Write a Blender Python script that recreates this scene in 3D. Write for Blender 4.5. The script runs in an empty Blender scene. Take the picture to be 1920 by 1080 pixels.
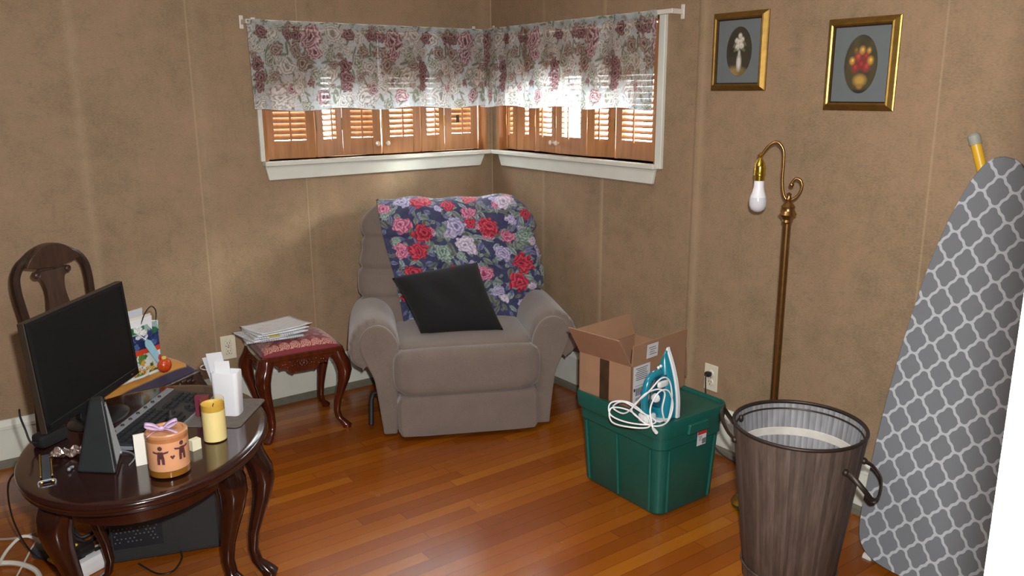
import bpy, bmesh, math, random
import numpy as np
from mathutils import Vector, Matrix
random.seed(7); RNG = np.random.default_rng(11)
PI = math.pi
S = bpy.context.scene
COL = S.collection

# ------------------------------------------------------------------ helpers
def srgb(r, g, b):
    f = lambda c: (c/255/12.92) if c/255 <= 0.04045 else ((c/255+0.055)/1.055)**2.4
    return (f(r), f(g), f(b))

class NB:
    """small node-graph builder"""
    def __init__(s, name):
        s.m = bpy.data.materials.new(name); s.m.use_nodes = True
        s.t = s.m.node_tree; s.t.nodes.clear()
        s.out = s.t.nodes.new('ShaderNodeOutputMaterial')
    def node(s, typ, **kw):
        n = s.t.nodes.new(typ)
        for k, v in kw.items(): setattr(n, k, v)
        return n
    def put(s, sock, v):
        if isinstance(v, bpy.types.NodeSocket): s.t.links.new(v, sock)
        else:
            if sock.type == 'RGBA' and len(v) == 3: v = (*v, 1)
            sock.default_value = v
    def math(s, op, a, b=0.0, c=0.0, clamp=False):
        n = s.node('ShaderNodeMath', operation=op, use_clamp=clamp)
        s.put(n.inputs[0], a); s.put(n.inputs[1], b); s.put(n.inputs[2], c)
        return n.outputs[0]
    def coord(s, kind='Object'): return s.node('ShaderNodeTexCoord').outputs[kind]
    def xyz(s, v):
        n = s.node('ShaderNodeSeparateXYZ'); s.put(n.inputs[0], v); return n.outputs
    def mapping(s, v, scale=(1,1,1), rot=(0,0,0), loc=(0,0,0)):
        n = s.node('ShaderNodeMapping'); s.put(n.inputs['Vector'], v)
        n.inputs['Scale'].default_value = scale; n.inputs['Rotation'].default_value = rot; n.inputs['Location'].default_value = loc
        return n.outputs[0]
    def noise(s, v, scale=5, detail=3, rough=0.5):
        n = s.node('ShaderNodeTexNoise'); s.put(n.inputs['Vector'], v)
        n.inputs['Scale'].default_value = scale; n.inputs['Detail'].default_value = detail; n.inputs['Roughness'].default_value = rough
        return n.outputs[0]
    def ramp(s, f, stops):
        n = s.node('ShaderNodeValToRGB'); s.put(n.inputs[0], f)
        e = n.color_ramp.elements
        while len(e) < len(stops): e.new(0.5)
        for k, (p, c) in enumerate(stops):
            e[k].position = p; e[k].color = (*c, 1) if len(c) == 3 else c
        return n.outputs[0]
    def mix(s, f, a, b, blend='MIX'):
        n = s.node('ShaderNodeMix', data_type='RGBA', blend_type=blend)
        s.put(n.inputs[0], f); s.put(n.inputs[6], a); s.put(n.inputs[7], b)
        return n.outputs[2]
    def bump(s, h, strength=0.2, dist=0.01):
        n = s.node('ShaderNodeBump'); n.inputs['Strength'].default_value = strength; n.inputs['Distance'].default_value = dist
        s.put(n.inputs['Height'], h); return n.outputs[0]
    def attr(s, name='Col'): return s.node('ShaderNodeAttribute', attribute_name=name).outputs['Color']
    def bsdf(s, color, rough=0.5, metal=0.0, normal=None, **kw):
        n = s.node('ShaderNodeBsdfPrincipled')
        s.put(n.inputs['Base Color'], color); s.put(n.inputs['Roughness'], rough); n.inputs['Metallic'].default_value = metal
        if normal is not None: s.put(n.inputs['Normal'], normal)
        for k, v in kw.items(): s.put(n.inputs[k.replace('_', ' ')], v)
        return n.outputs[0]
    def done(s, shader): s.t.links.new(shader, s.out.inputs[0]); return s.m

def plain(name, c, rough=0.5, metal=0.0, var=0.08, scale=30, bump=0.0, **kw):
    b = NB(name); n = b.noise(b.coord(), scale, 3)
    lo = tuple(max(0, x*(1-var)) for x in c); hi = tuple(min(1, x*(1+var)) for x in c)
    col = b.ramp(n, [(0.3, lo), (0.7, hi)])
    nm = b.bump(n, bump, 0.003) if bump else None
    return b.done(b.bsdf(col, rough, metal, nm, **kw))

def wood(name, dark, light, rough=0.3, vec=(18, 18, 2.0), coat=0.0):
    b = NB(name); n = b.noise(b.mapping(b.coord(), vec), 3, 5, 0.6)
    col = b.ramp(n, [(0.3, dark), (0.7, light)])
    return b.done(b.bsdf(col, rough, 0, b.bump(n, 0.05, 0.002), Coat_Weight=coat, Coat_Roughness=0.1))

def fabric(name, c, rough=0.9, scale=350, var=0.18, sheen=0.3):
    b = NB(name); co = b.coord()
    n = b.noise(co, scale, 2); n2 = b.noise(co, 9, 3)
    k = b.math('ADD', b.math('MULTIPLY', n, 0.6), b.math('MULTIPLY', n2, 0.4))
    col = b.ramp(k, [(0.3, tuple(x*(1-var) for x in c)), (0.7, tuple(min(1, x*(1+var)) for x in c))])
    return b.done(b.bsdf(col, rough, 0, b.bump(n, 0.25, 0.002), Sheen_Weight=sheen, Sheen_Roughness=0.5))

def painted(name, rough=0.85, trans=0.0, sheen=0.0, bump=0.0):
    b = NB(name); col = b.attr('Col')
    nm = b.bump(b.noise(b.coord(), 500, 2), bump, 0.002) if bump else None
    sh = b.bsdf(col, rough, 0, nm, Sheen_Weight=sheen)
    if trans:
        t = b.node('ShaderNodeBsdfTranslucent'); b.put(t.inputs[0], col)
        mx = b.node('ShaderNodeMixShader'); mx.inputs[0].default_value = trans
        b.t.links.new(sh, mx.inputs[1]); b.t.links.new(t.outputs[0], mx.inputs[2]); sh = mx.outputs[0]
        # loose weave: a little light passes straight between the threads
        tr = b.node('ShaderNodeBsdfTransparent'); m2 = b.node('ShaderNodeMixShader'); m2.inputs[0].default_value = .025
        b.t.links.new(sh, m2.inputs[1]); b.t.links.new(tr.outputs[0], m2.inputs[2]); sh = m2.outputs[0]
    return b.done(sh)

# -------- mesh helpers (all append to a bmesh)
def NEW(): return bmesh.new()
def obj(name, bm, mat, parent=None, smooth=True, bevel=0.0, seg=2, sub=0, solid=0.0, loc=None, rot=None, auto=True):
    bmesh.ops.recalc_face_normals(bm, faces=bm.faces)
    me = bpy.data.meshes.new(name); bm.to_mesh(me); bm.free()
    if not isinstance(mat, (list, tuple)): mat = [mat]
    for m in mat: me.materials.append(m)
    if smooth: me.polygons.foreach_set('use_smooth', [True]*len(me.polygons))
    o = bpy.data.objects.new(name, me); COL.objects.link(o)
    if parent is not None: o.parent = parent
    if loc: o.location = loc
    if rot: o.rotation_euler = rot
    if solid:
        d = o.modifiers.new('t', 'SOLIDIFY'); d.thickness = solid; d.offset = 0
    if bevel:
        d = o.modifiers.new('b', 'BEVEL'); d.width = bevel; d.segments = seg; d.limit_method = 'ANGLE'; d.angle_limit = 0.6
        if smooth: d.harden_normals = True
    if sub:
        d = o.modifiers.new('s', 'SUBSURF'); d.levels = sub; d.render_levels = sub
    if smooth and auto and not sub and not bevel:
        try: me.set_sharp_from_angle(angle=0.7)
        except Exception: pass
    return o
def tag(o, label=None, cat=None, group=None, kind=None):
    if label: o['label'] = label
    if cat: o['category'] = cat
    if group: o['group'] = group
    if kind: o['kind'] = kind
    return o
def thing(name, label, cat, loc=(0,0,0), rz=0.0, group=None):
    o = bpy.data.objects.new(name, None); COL.objects.link(o); o.empty_display_size = 0.05
    o.location = loc; o.rotation_euler = (0, 0, rz)
    return tag(o, label, cat, group)

def box(bm, c, s, M=None):
    g = bmesh.ops.create_cube(bm, size=1.0)['verts']
    for v in g:
        v.co = Vector((v.co.x*s[0]+c[0], v.co.y*s[1]+c[1], v.co.z*s[2]+c[2]))
        if M is not None: v.co = M @ v.co
    return g
def hexa(bm, b4, t4):
    vs = [bm.verts.new(p) for p in list(b4)+list(t4)]
    for f in ((3,2,1,0),(4,5,6,7),(0,1,5,4),(1,2,6,5),(2,3,7,6),(3,0,4,7)): bm.faces.new([vs[i] for i in f])
    return vs
def loft(bm, rings, cap=True, closed=True):
    R = [[bm.verts.new(p) for p in r] for r in rings]
    n = len(R[0])
    for a, b in zip(R, R[1:]):
        for i in range(n if closed else n-1):
            j = (i+1) % n
            bm.faces.new((a[i], a[j], b[j], b[i]))
    if cap and closed:
        bm.faces.new(R[0][::-1]); bm.faces.new(R[-1])
    return R
def lathe(bm, prof, c=(0,0,0), seg=32, cap=False, M=None):
    rings = []
    for r, z in prof:
        ring = [Vector((c[0]+r*math.cos(2*PI*i/seg), c[1]+r*math.sin(2*PI*i/seg), c[2]+z)) for i in range(seg)]
        if M is not None: ring = [M @ p for p in ring]
        rings.append(ring)
    return loft(bm, rings, cap=cap)
def prism(bm, poly, y0, y1, axes=(0, 2, 1), M=None):
    """poly of 2-D points put on axes[0],axes[1]; extruded along axes[2]"""
    def P(p, y):
        v = [0, 0, 0]; v[axes[0]] = p[0]; v[axes[1]] = p[1]; v[axes[2]] = y
        v = Vector(v); return M @ v if M is not None else v
    a = [bm.verts.new(P(p, y0)) for p in poly]; b = [bm.verts.new(P(p, y1)) for p in poly]
    n = len(poly)
    for i in range(n): bm.faces.new((a[i], a[(i+1) % n], b[(i+1) % n], b[i]))
    bm.faces.new(a[::-1]); bm.faces.new(b)
def smooth_path(pts, n=8, closed=False):
    P = [Vector(p) for p in pts]; out = []
    N = len(P); rng = range(N if closed else N-1)
    for i in rng:
        p0 = P[(i-1) % N] if (closed or i > 0) else P[i]
        p1 = P[i]; p2 = P[(i+1) % N]
        p3 = P[(i+2) % N] if (closed or i+2 < N) else p2
        for k in range(n):
            t = k/n
            out.append(0.5*((2*p1)+(p2-p0)*t+(2*p0-5*p1+4*p2-p3)*t*t+(3*p1-p0-3*p2+p3)*t**3))
    if not closed: out.append(P[-1])
    return out
def tube(bm, pts, r, seg=10, closed=False, cap=True):
    P = [Vector(p) for p in pts]; N = len(P)
    T = []
    for i in range(N):
        a = P[(i-1) % N] if (closed or i > 0) else P[i]; b = P[(i+1) % N] if (closed or i < N-1) else P[i]
        T.append((b-a).normalized())
    up = Vector((0,0,1)) if abs(T[0].z) < 0.9 else Vector((1,0,0))
    nrm = (up-T[0]*up.dot(T[0])).normalized(); rings = []
    for i in range(N):
        nrm = (nrm-T[i]*nrm.dot(T[i])).normalized(); bi = T[i].cross(nrm)
        rr = r[i] if isinstance(r, (list, tuple)) else r
        rings.append([P[i]+(nrm*math.cos(2*PI*k/seg)+bi*math.sin(2*PI*k/seg))*rr for k in range(seg)])
    if closed: rings.append(rings[0]); 
    R = loft(bm, rings, cap=cap and not closed)
    if closed: bmesh.ops.remove_doubles(bm, verts=R[0]+R[-1], dist=1e-6)
def ball(bm, c, s, seg=12, M=None):
    if not isinstance(s, (tuple, list)): s = (s, s, s)
    g = bmesh.ops.create_uvsphere(bm, u_segments=seg, v_segments=max(6, seg*2//3), radius=1)['verts']
    for v in g:
        v.co = Vector((v.co.x*s[0], v.co.y*s[1], v.co.z*s[2]))
        if M is not None: v.co = M @ v.co
        v.co += Vector(c)
def grid(bm, f, nu, nv):
    V = [[bm.verts.new(f(i/nu, j/nv)) for i in range(nu+1)] for j in range(nv+1)]
    for j in range(nv):
        for i in range(nu):
            bm.faces.new((V[j][i], V[j][i+1], V[j+1][i+1], V[j+1][i]))
    return V
def set_col(o, arr):
    """arr: (nverts,3) linear colours in vertex order"""
    a = np.ones((len(arr), 4), np.float32); a[:, :3] = arr
    at = o.data.color_attributes.new('Col', 'FLOAT_COLOR', 'POINT')
    at.data.foreach_set('color', a.ravel())
def rbox(bm, c, s, n=8, e=5.0, f=None):
    """soft cushion-like box: a superellipsoid; f may displace the unit point"""
    new = []
    for ax in range(3):
        for sg in (-1, 1):
            def P(u, v):
                p = [0, 0, 0]; p[ax] = sg; p[(ax+1) % 3] = math.tan((2*u-1)*0.7853982); p[(ax+2) % 3] = math.tan((2*v-1)*0.7853982)
                p = Vector(p); L = (abs(p.x)**e+abs(p.y)**e+abs(p.z)**e)**(1/e); p /= L
                if f: p = f(p)
                return Vector((c[0]+p.x*s[0]/2, c[1]+p.y*s[1]/2, c[2]+p.z*s[2]/2))
            for r in grid(bm, P, n, n): new += r
    bmesh.ops.remove_doubles(bm, verts=new, dist=1e-6)
def cab_leg(bm, top, out, H, rk, k=1.0, seg=12, foot=1.0):
    o = Vector((out[0], out[1], 0)); o.normalize()
    T = [0, .07, .16, .26, .38, .52, .66, .79, .88, .93, .965, 1.0]
    O = [0, .006, .020, .026, .021, .009, -.003, -.008, -.002, .014, .024, .024]
    Rr = [.95, 1.0, 1.0, .92, .76, .60, .49, .42, .43, .55*foot, .62*foot, .52*foot]
    rings = []
    s = Vector((-o.y, o.x, 0))
    for t, of, r in zip(T, O, Rr):
        c = Vector(top)+o*of*k*1.5+Vector((0, 0, -H*t)); ring = []
        for i in range(seg):
            a = 2*PI*i/seg; ca, sa = math.cos(a), math.sin(a)
            e = 2/2.8
            x = math.copysign(abs(ca)**e, ca)*r*rk; y = math.copysign(abs(sa)**e, sa)*r*rk
            ring.append(c+o*x+s*y)
        rings.append(ring)
    loft(bm, rings)
def copy_thing(o, loc, rz=None, label=None):
    c = o.copy(); COL.objects.link(c); c.location = loc
    if rz is not None: c.rotation_euler.z = rz
    if label: c['label'] = label
    for ch in list(o.children):
        d = ch.copy(); COL.objects.link(d); d.parent = c
        for g in list(ch.children):
            e = g.copy(); COL.objects.link(e); e.parent = d
    return c

# -------- painted patterns (numpy, colours in linear space)
def lin(c): return np.array(srgb(*c))
def flower(img, U, V, cx, cy, R, n, dark, mid, light, ph=0.0, asp=1.0):
    """ruffled rose: rings of petals, each dark at its base and pale at its lip"""
    bx = np.where((np.abs(U-cx) < R*1.3) & (np.abs(V-cy) < R*1.3))
    if not len(bx[0]): return
    u, v = U[bx], V[bx]
    wx = (fnoise(u+ph, v, 1.6/R, 17)-.5)*R*.55; wy = (fnoise(u, v+ph+3, 1.6/R, 23)-.5)*R*.55
    dx = u-cx+wx; dy = (v-cy+wy)*asp
    r = np.hypot(dx, dy)/R; th = np.arctan2(dy, dx)
    edge = .90+.10*np.cos(n*th+ph)
    m = r < edge
    k = r*2.6+.30*np.cos(n*th+ph)*r+.22*np.sin(2*th+ph*2)+.16*np.cos(3*th+ph)
    f = k-np.floor(k)
    t = np.clip(f*1.25, 0, 1)[:, None]
    c = np.where(t < .5, dark*(1-2*t)+mid*2*t, mid*(2-2*t)+light*(2*t-1))
    c = np.where((f > .93)[:, None], dark*.8+mid*.2, c)
    c = np.where((r < .17)[:, None], dark, c)
    c = np.where((r/edge > .95)[:, None], c*.7, c)
    sel = (bx[0][m], bx[1][m]); img[sel] = c[m]
def leaf(img, U, V, cx, cy, L, W, ang, c1, c2):
    ca, sa = math.cos(ang), math.sin(ang)
    x = ((U-cx)*ca+(V-cy)*sa)/L; y = (-(U-cx)*sa+(V-cy)*ca)/W
    m = (np.abs(x) < 1) & (np.abs(y) < (1-x*x)*(0.9+0.1*x))
    f = np.clip(np.abs(y)*1.6, 0, 1)[..., None]
    c = c1*(1-f)+c2*f
    c = np.where((np.abs(y) < 0.09)[..., None], c1*0.6+c2*0.25, c)
    img[m] = c[m]
def fnoise(U, V, sc, seed):
    """cheap smooth value noise"""
    rg = np.random.default_rng(seed); G = rg.random((64, 64))
    x = U*sc; y = V*sc; xi = np.floor(x).astype(int); yi = np.floor(y).astype(int); fx = x-xi; fy = y-yi
    fx = fx*fx*(3-2*fx); fy = fy*fy*(3-2*fy)
    g = lambda a, b: G[a % 64, b % 64]
    return (g(xi, yi)*(1-fx)+g(xi+1, yi)*fx)*(1-fy)+(g(xi, yi+1)*(1-fx)+g(xi+1, yi+1)*fx)*fy
# ------------------------------------------------------------------ camera
cd = bpy.data.cameras.new('camera'); cam = bpy.data.objects.new('camera', cd); COL.objects.link(cam)
CAMP = Vector((-2.7124, -3.9124, 1.55))
_y, _p, _r = math.radians(36.002), math.radians(-13.466), math.radians(-0.331)
_f = Vector((math.sin(_y)*math.cos(_p), math.cos(_y)*math.cos(_p), math.sin(_p)))
_x = Vector((math.cos(_y), -math.sin(_y), 0)); _u = _x.cross(_f)
_x2 = _x*math.cos(_r)+_u*math.sin(_r); _u2 = -_x*math.sin(_r)+_u*math.cos(_r)
cam.matrix_world = Matrix(((_x2.x, _u2.x, -_f.x, CAMP.x), (_x2.y, _u2.y, -_f.y, CAMP.y), (_x2.z, _u2.z, -_f.z, CAMP.z), (0, 0, 0, 1)))
cd.sensor_width = 36; cd.lens = 1548.28*36/1920; cd.clip_start = 0.02
S.camera = cam

# ------------------------------------------------------------------ setting materials
def wallpaper(name, axis, seams):
    b = NB(name); co = b.coord(); x, y, z = b.xyz(co); a = x if axis == 'x' else y
    n1 = b.noise(co, 2.2, 4, 0.6); n2 = b.noise(b.mapping(co, (1, 1, 3) if 0 else (14, 14, 40)), 1.0, 3, 0.65)
    n3 = b.noise(b.mapping(co, (90, 90, 200)), 1.0, 2); n4 = b.noise(co, 11, 4, 0.7)
    k = b.math('ADD', b.math('MULTIPLY', n1, 0.35), b.math('ADD', b.math('MULTIPLY', n4, 0.35), b.math('MULTIPLY', n3, 0.3)))
    col = b.ramp(k, [(0.34, srgb(122, 106, 80)), (0.5, srgb(148, 124, 97)), (0.66, srgb(164, 132, 106))])
    fl = b.ramp(n2, [(0.60, (0, 0, 0)), (0.74, (1, 1, 1))])
    col = b.mix(b.math('MULTIPLY', fl, 0.42), col, srgb(104, 100, 82))
    st = b.ramp(b.noise(b.mapping(co, (26, 26, 7)), 1.0, 4, 0.7), [(0.58, (0, 0, 0)), (0.72, (1, 1, 1))]); col = b.mix(b.math('MULTIPLY', st, 0.22), col, srgb(100, 88, 66))
    tot = None; dk = None
    for pos, w, amt in seams:
        d = b.math('DIVIDE', b.math('ABSOLUTE', b.math('SUBTRACT', a, pos)), w)
        g = b.math('MULTIPLY', b.math('SUBTRACT', 1.0, d, clamp=True), abs(amt))
        if amt > 0: tot = g if tot is None else b.math('ADD', tot, g)
        else: dk = g if dk is None else b.math('ADD', dk, g)
    if tot is not None: col = b.mix(tot, col, srgb(190, 168, 136))
    if dk is not None: col = b.mix(dk, col, srgb(90, 76, 60))
    return b.done(b.bsdf(col, 0.75, 0, b.bump(n3, 0.15, 0.002)))
M_WALL_L = wallpaper('wallpaper_left', 'x', [(-2.10, .03, .22), (-1.631, .006, .36), (-1.60, .05, .14), (-1.122, .005, .45), (-1.09, .03, .12), (-.06, .05, .16), (-.004, .006, .6)])
M_WALL_R = wallpaper('wallpaper_right', 'y', [(-.468, .02, .3), (-.925, .02, .32), (-.93, .005, .3), (-1.50, .008, -.35), (-1.53, .03, .32), (-1.977, .03, -.12), (-2.519, .006, .35)])
M_WALL_P = wallpaper('wallpaper_plain', 'x', [(-3.0, .006, .3)])
M_WHITE = plain('white_trim_paint', srgb(214, 216, 206), 0.42, var=0.03, scale=14)
M_CEIL = plain('ceiling_paint', srgb(225, 221, 212), 0.9, var=0.02)
M_SHOE = plain('dark_grey_shoe_moulding', srgb(104, 100, 86), 0.8, var=0.12)

def floor_mat():
    b = NB('honey_oak_strip_floor'); co = b.coord(); x, y, z = b.xyz(co)
    row = b.math('FLOOR', b.math('DIVIDE', y, 0.057))
    fy = b.math('FRACT', b.math('DIVIDE', y, 0.057))
    wn = b.node('ShaderNodeTexWhiteNoise', noise_dimensions='1D'); b.put(wn.inputs['W'], row)
    xs = b.math('ADD', b.math('DIVIDE', x, 0.85), b.math('MULTIPLY', wn.outputs['Value'], 7.3))
    fx = b.math('FRACT', xs)
    cmb = b.node('ShaderNodeCombineXYZ'); b.put(cmb.inputs[0], b.math('FLOOR', xs)); b.put(cmb.inputs[1], row)
    w2 = b.node('ShaderNodeTexWhiteNoise', noise_dimensions='3D'); b.put(w2.inputs['Vector'], cmb.outputs[0])
    grain = b.noise(b.mapping(co, (3, 60, 1)), 1.0, 4, 0.65)
    wear = b.noise(co, 1.4, 3)
    base = b.ramp(w2.outputs['Value'], [(0, srgb(132, 68, 10)), (0.4, srgb(150, 80, 12)), (0.8, srgb(162, 92, 16)), (1, srgb(176, 108, 24))])
    base = b.mix(b.math('MULTIPLY', grain, 0.45), base, srgb(118, 58, 12))
    base = b.mix(b.ramp(wear, [(0.45, (0, 0, 0)), (0.75, (.45, .45, .45))]), base, srgb(130, 60, 18))
    ex = b.math('MINIMUM', fx, b.math('SUBTRACT', 1.0, fx)); ey = b.math('MINIMUM', fy, b.math('SUBTRACT', 1.0, fy))
    gap = b.math('MAXIMUM', b.math('LESS_THAN', ex, 0.0016), b.math('LESS_THAN', ey, 0.022))
    base = b.mix(b.math('MULTIPLY', gap, 0.55), base, srgb(66, 34, 14))
    rg = b.math('ADD', 0.17, b.math('MULTIPLY', b.noise(co, 6, 4), 0.16))
    return b.done(b.bsdf(base, rg, 0, b.bump(b.math('SUBTRACT', grain, b.math('MULTIPLY', gap, 1.5)), 0.08, 0.003)))
M_FLOOR = floor_mat()

def struct(o): o['kind'] = 'structure'; return o
bm = NEW(); box(bm, (-1.9, -2.6, -.05), (4.2, 5.4, .1)); struct(obj('floor', bm, M_FLOOR, smooth=False))
bm = NEW(); box(bm, (-1.9, -2.6, 2.50), (4.2, 5.4, .1)); struct(obj('ceiling', bm, M_CEIL, smooth=False))
T = .16
ZS, ZT = 1.225, 1.862                       # window opening
def wall_with_hole(bm, axis, lo, hi, h0, h1):
    def B(a0, a1, z0, z1):
        if axis == 'x': box(bm, ((a0+a1)/2, T/2, (z0+z1)/2), (a1-a0, T, z1-z0))
        else: box(bm, (T/2, (a0+a1)/2, (z0+z1)/2), (T, a1-a0, z1-z0))
    B(lo, h0, 0, 2.46); B(h1, hi, 0, 2.46); B(h0, h1, 0, ZS); B(h0, h1, ZT, 2.46)
bm = NEW(); wall_with_hole(bm, 'x', -3.9, 0, -1.325, -.035); struct(obj('wall_left', bm, M_WALL_L, smooth=False))
bm = NEW(); wall_with_hole(bm, 'y', -3.82, T, -1.285, -.045); struct(obj('wall_right', bm, M_WALL_R, smooth=False))
bm = NEW()
box(bm, (-3.475, -3.76, 1.23), (.85, .12, 2.46)); box(bm, (-1.075, -3.76, 1.23), (2.15, .12, 2.46)); box(bm, (-2.6, -3.76, 2.27), (.9, .12, .38))
struct(obj('wall_back', bm, M_WALL_P, smooth=False))
bm = NEW(); box(bm, (-3.95, -2.5, 1.23), (.1, 5.2, 2.46)); struct(obj('wall_side', bm, M_WALL_P, smooth=False))
bm = NEW(); box(bm, (-3.5, -4.5, 1.23), (.1, 1.4, 2.46)); box(bm, (-1.7, -4.5, 1.23), (.1, 1.4, 2.46)); box(bm, (-2.6, -5.25, 1.23), (1.9, .1, 2.46))
struct(obj('wall_end', bm, M_CEIL, smooth=False))
# white door casing the photograph is taken through
bm = NEW()
box(bm, (-2.1625, -3.80, 1.02), (.023, .20, 2.04)); box(bm, (-3.038, -3.80, 1.02), (.023, .20, 2.04)); box(bm, (-2.6, -3.80, 2.065), (.9, .20, .05))
o = struct(obj('trim_1', bm, M_WHITE, bevel=.003)); o['label'] = 'white painted door casing at the right edge of the view'; 
# baseboards
def bb_prof(z0=.03): return [(0, z0), (.016, z0), (.016, .165), (.022, .168), (.022, .182), (.012, .196), (.006, .204), (0, .206)]
bm = NEW(); prism(bm, [(-d, z) for d, z in bb_prof()], -3.9, 0, axes=(1, 2, 0)); struct(obj('baseboard_left', bm, M_WHITE, smooth=False))
bm = NEW(); prism(bm, [(-d, z) for d, z in bb_prof()], -3.70, -.022, axes=(0, 2, 1)); struct(obj('baseboard_right', bm, M_WHITE, smooth=False))
bm = NEW(); prism(bm, [(0, 0), (-.03, 0), (-.027, .022), (-.016, .034), (0, .036)], -3.9, 0, axes=(1, 2, 0)); struct(obj('trim_2', bm, M_SHOE, smooth=False))
bm = NEW(); prism(bm, [(0, 0), (-.03, 0), (-.027, .022), (-.016, .034), (0, .036)], -3.70, -.03, axes=(0, 2, 1)); struct(obj('trim_3', bm, M_SHOE, smooth=False))

# ------------------------------------------------------------------ windows
M_JAMB = wood('amber_pine', srgb(150, 98, 58), srgb(178, 122, 76), 0.4, (10, 10, 1.5))
M_SHUT = wood('amber_shutter_wood', srgb(158, 106, 64), srgb(184, 130, 84), 0.38, (14, 14, 1.6), 0.1)
b = NB('window_glass'); _t = b.node('ShaderNodeBsdfTransparent'); b.put(_t.inputs[0], (.96, .98, .97)); _g = b.node('ShaderNodeBsdfGlossy'); _g.inputs['Roughness'].default_value = .02
_m = b.node('ShaderNodeMixShader'); _m.inputs[0].default_value = .06; b.t.links.new(_t.outputs[0], _m.inputs[1]); b.t.links.new(_g.outputs[0], _m.inputs[2]); M_PANE = b.done(_m.outputs[0])
M_GLASS = None
def window(n, axis, h0, h1, casing_side):
    root = thing('window_%d' % n, None, None); root['kind'] = 'structure'
    R = Matrix.Identity(4) if axis == 'x' else Matrix(((0, 1, 0, 0), (1, 0, 0, 0), (0, 0, 1, 0), (0, 0, 0, 1)))
    # local: a along wall, y outwards (positive = outside)
    def B(bm, a0, a1, y0, y1, z0, z1): box(bm, ((a0+a1)/2, (y0+y1)/2, (z0+z1)/2), (a1-a0, y1-y0, z1-z0), R)
    bm = NEW(); B(bm, h0-.012 if axis == 'x' else h0-.02, h1+.012, -.042, .10, ZS-.022, ZS); obj('window_sill', bm, M_WHITE, root, bevel=.005)
    bm = NEW(); prism(bm, [(h0-.005, ZS-.022), (h1-.03, ZS-.022), (h1-.06, ZS-.085), (h0+.01, ZS-.09)], -.018, 0, axes=(0, 2, 1), M=R)
    obj('window_apron', bm, M_WHITE, root, bevel=.004)
    bm = NEW()
    if axis == 'x': B(bm, h0-.022, h0, -.014, .01, ZS, ZT+.02)
    else: B(bm, h0-.038, h0, -.016, .01, ZS-.02, ZT+.02)
    obj('window_casing', bm, M_WHITE, root, bevel=.004)
    bm = NEW(); B(bm, h0, h0+.022, .0, .14, ZS, ZT); B(bm, h1-.022, h1, .0, .14, ZS, ZT); B(bm, h0, h1, .0, .14, ZT-.02, ZT)
    obj('window_jamb', bm, M_JAMB, root, bevel=.002)
    bm = NEW(); y0, y1 = .12, .15
    mid = (h0+h1)/2
    for a in (h0+.035, mid, h1-.035): B(bm, a-.022, a+.022, y0, y1, ZS, ZT)
    B(bm, h0, h1, y0, y1, ZS, ZS+.04); B(bm, h0, h1, y0, y1, ZT-.05, ZT)
    obj('window_sash', bm, M_WHITE, root, bevel=.003)
    for a0, a1 in ((h0+.05, mid-.02), (mid+.02, h1-.05)):
        bm = NEW(); B(bm, a0, a1, .134, .138, ZS+.035, ZT-.045); obj('window_pane', bm, M_PANE, root, smooth=False)
    return root
window(1, 'x', -1.325, -.035, 0)
window(2, 'y', -1.285, -.045, 0)

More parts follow.
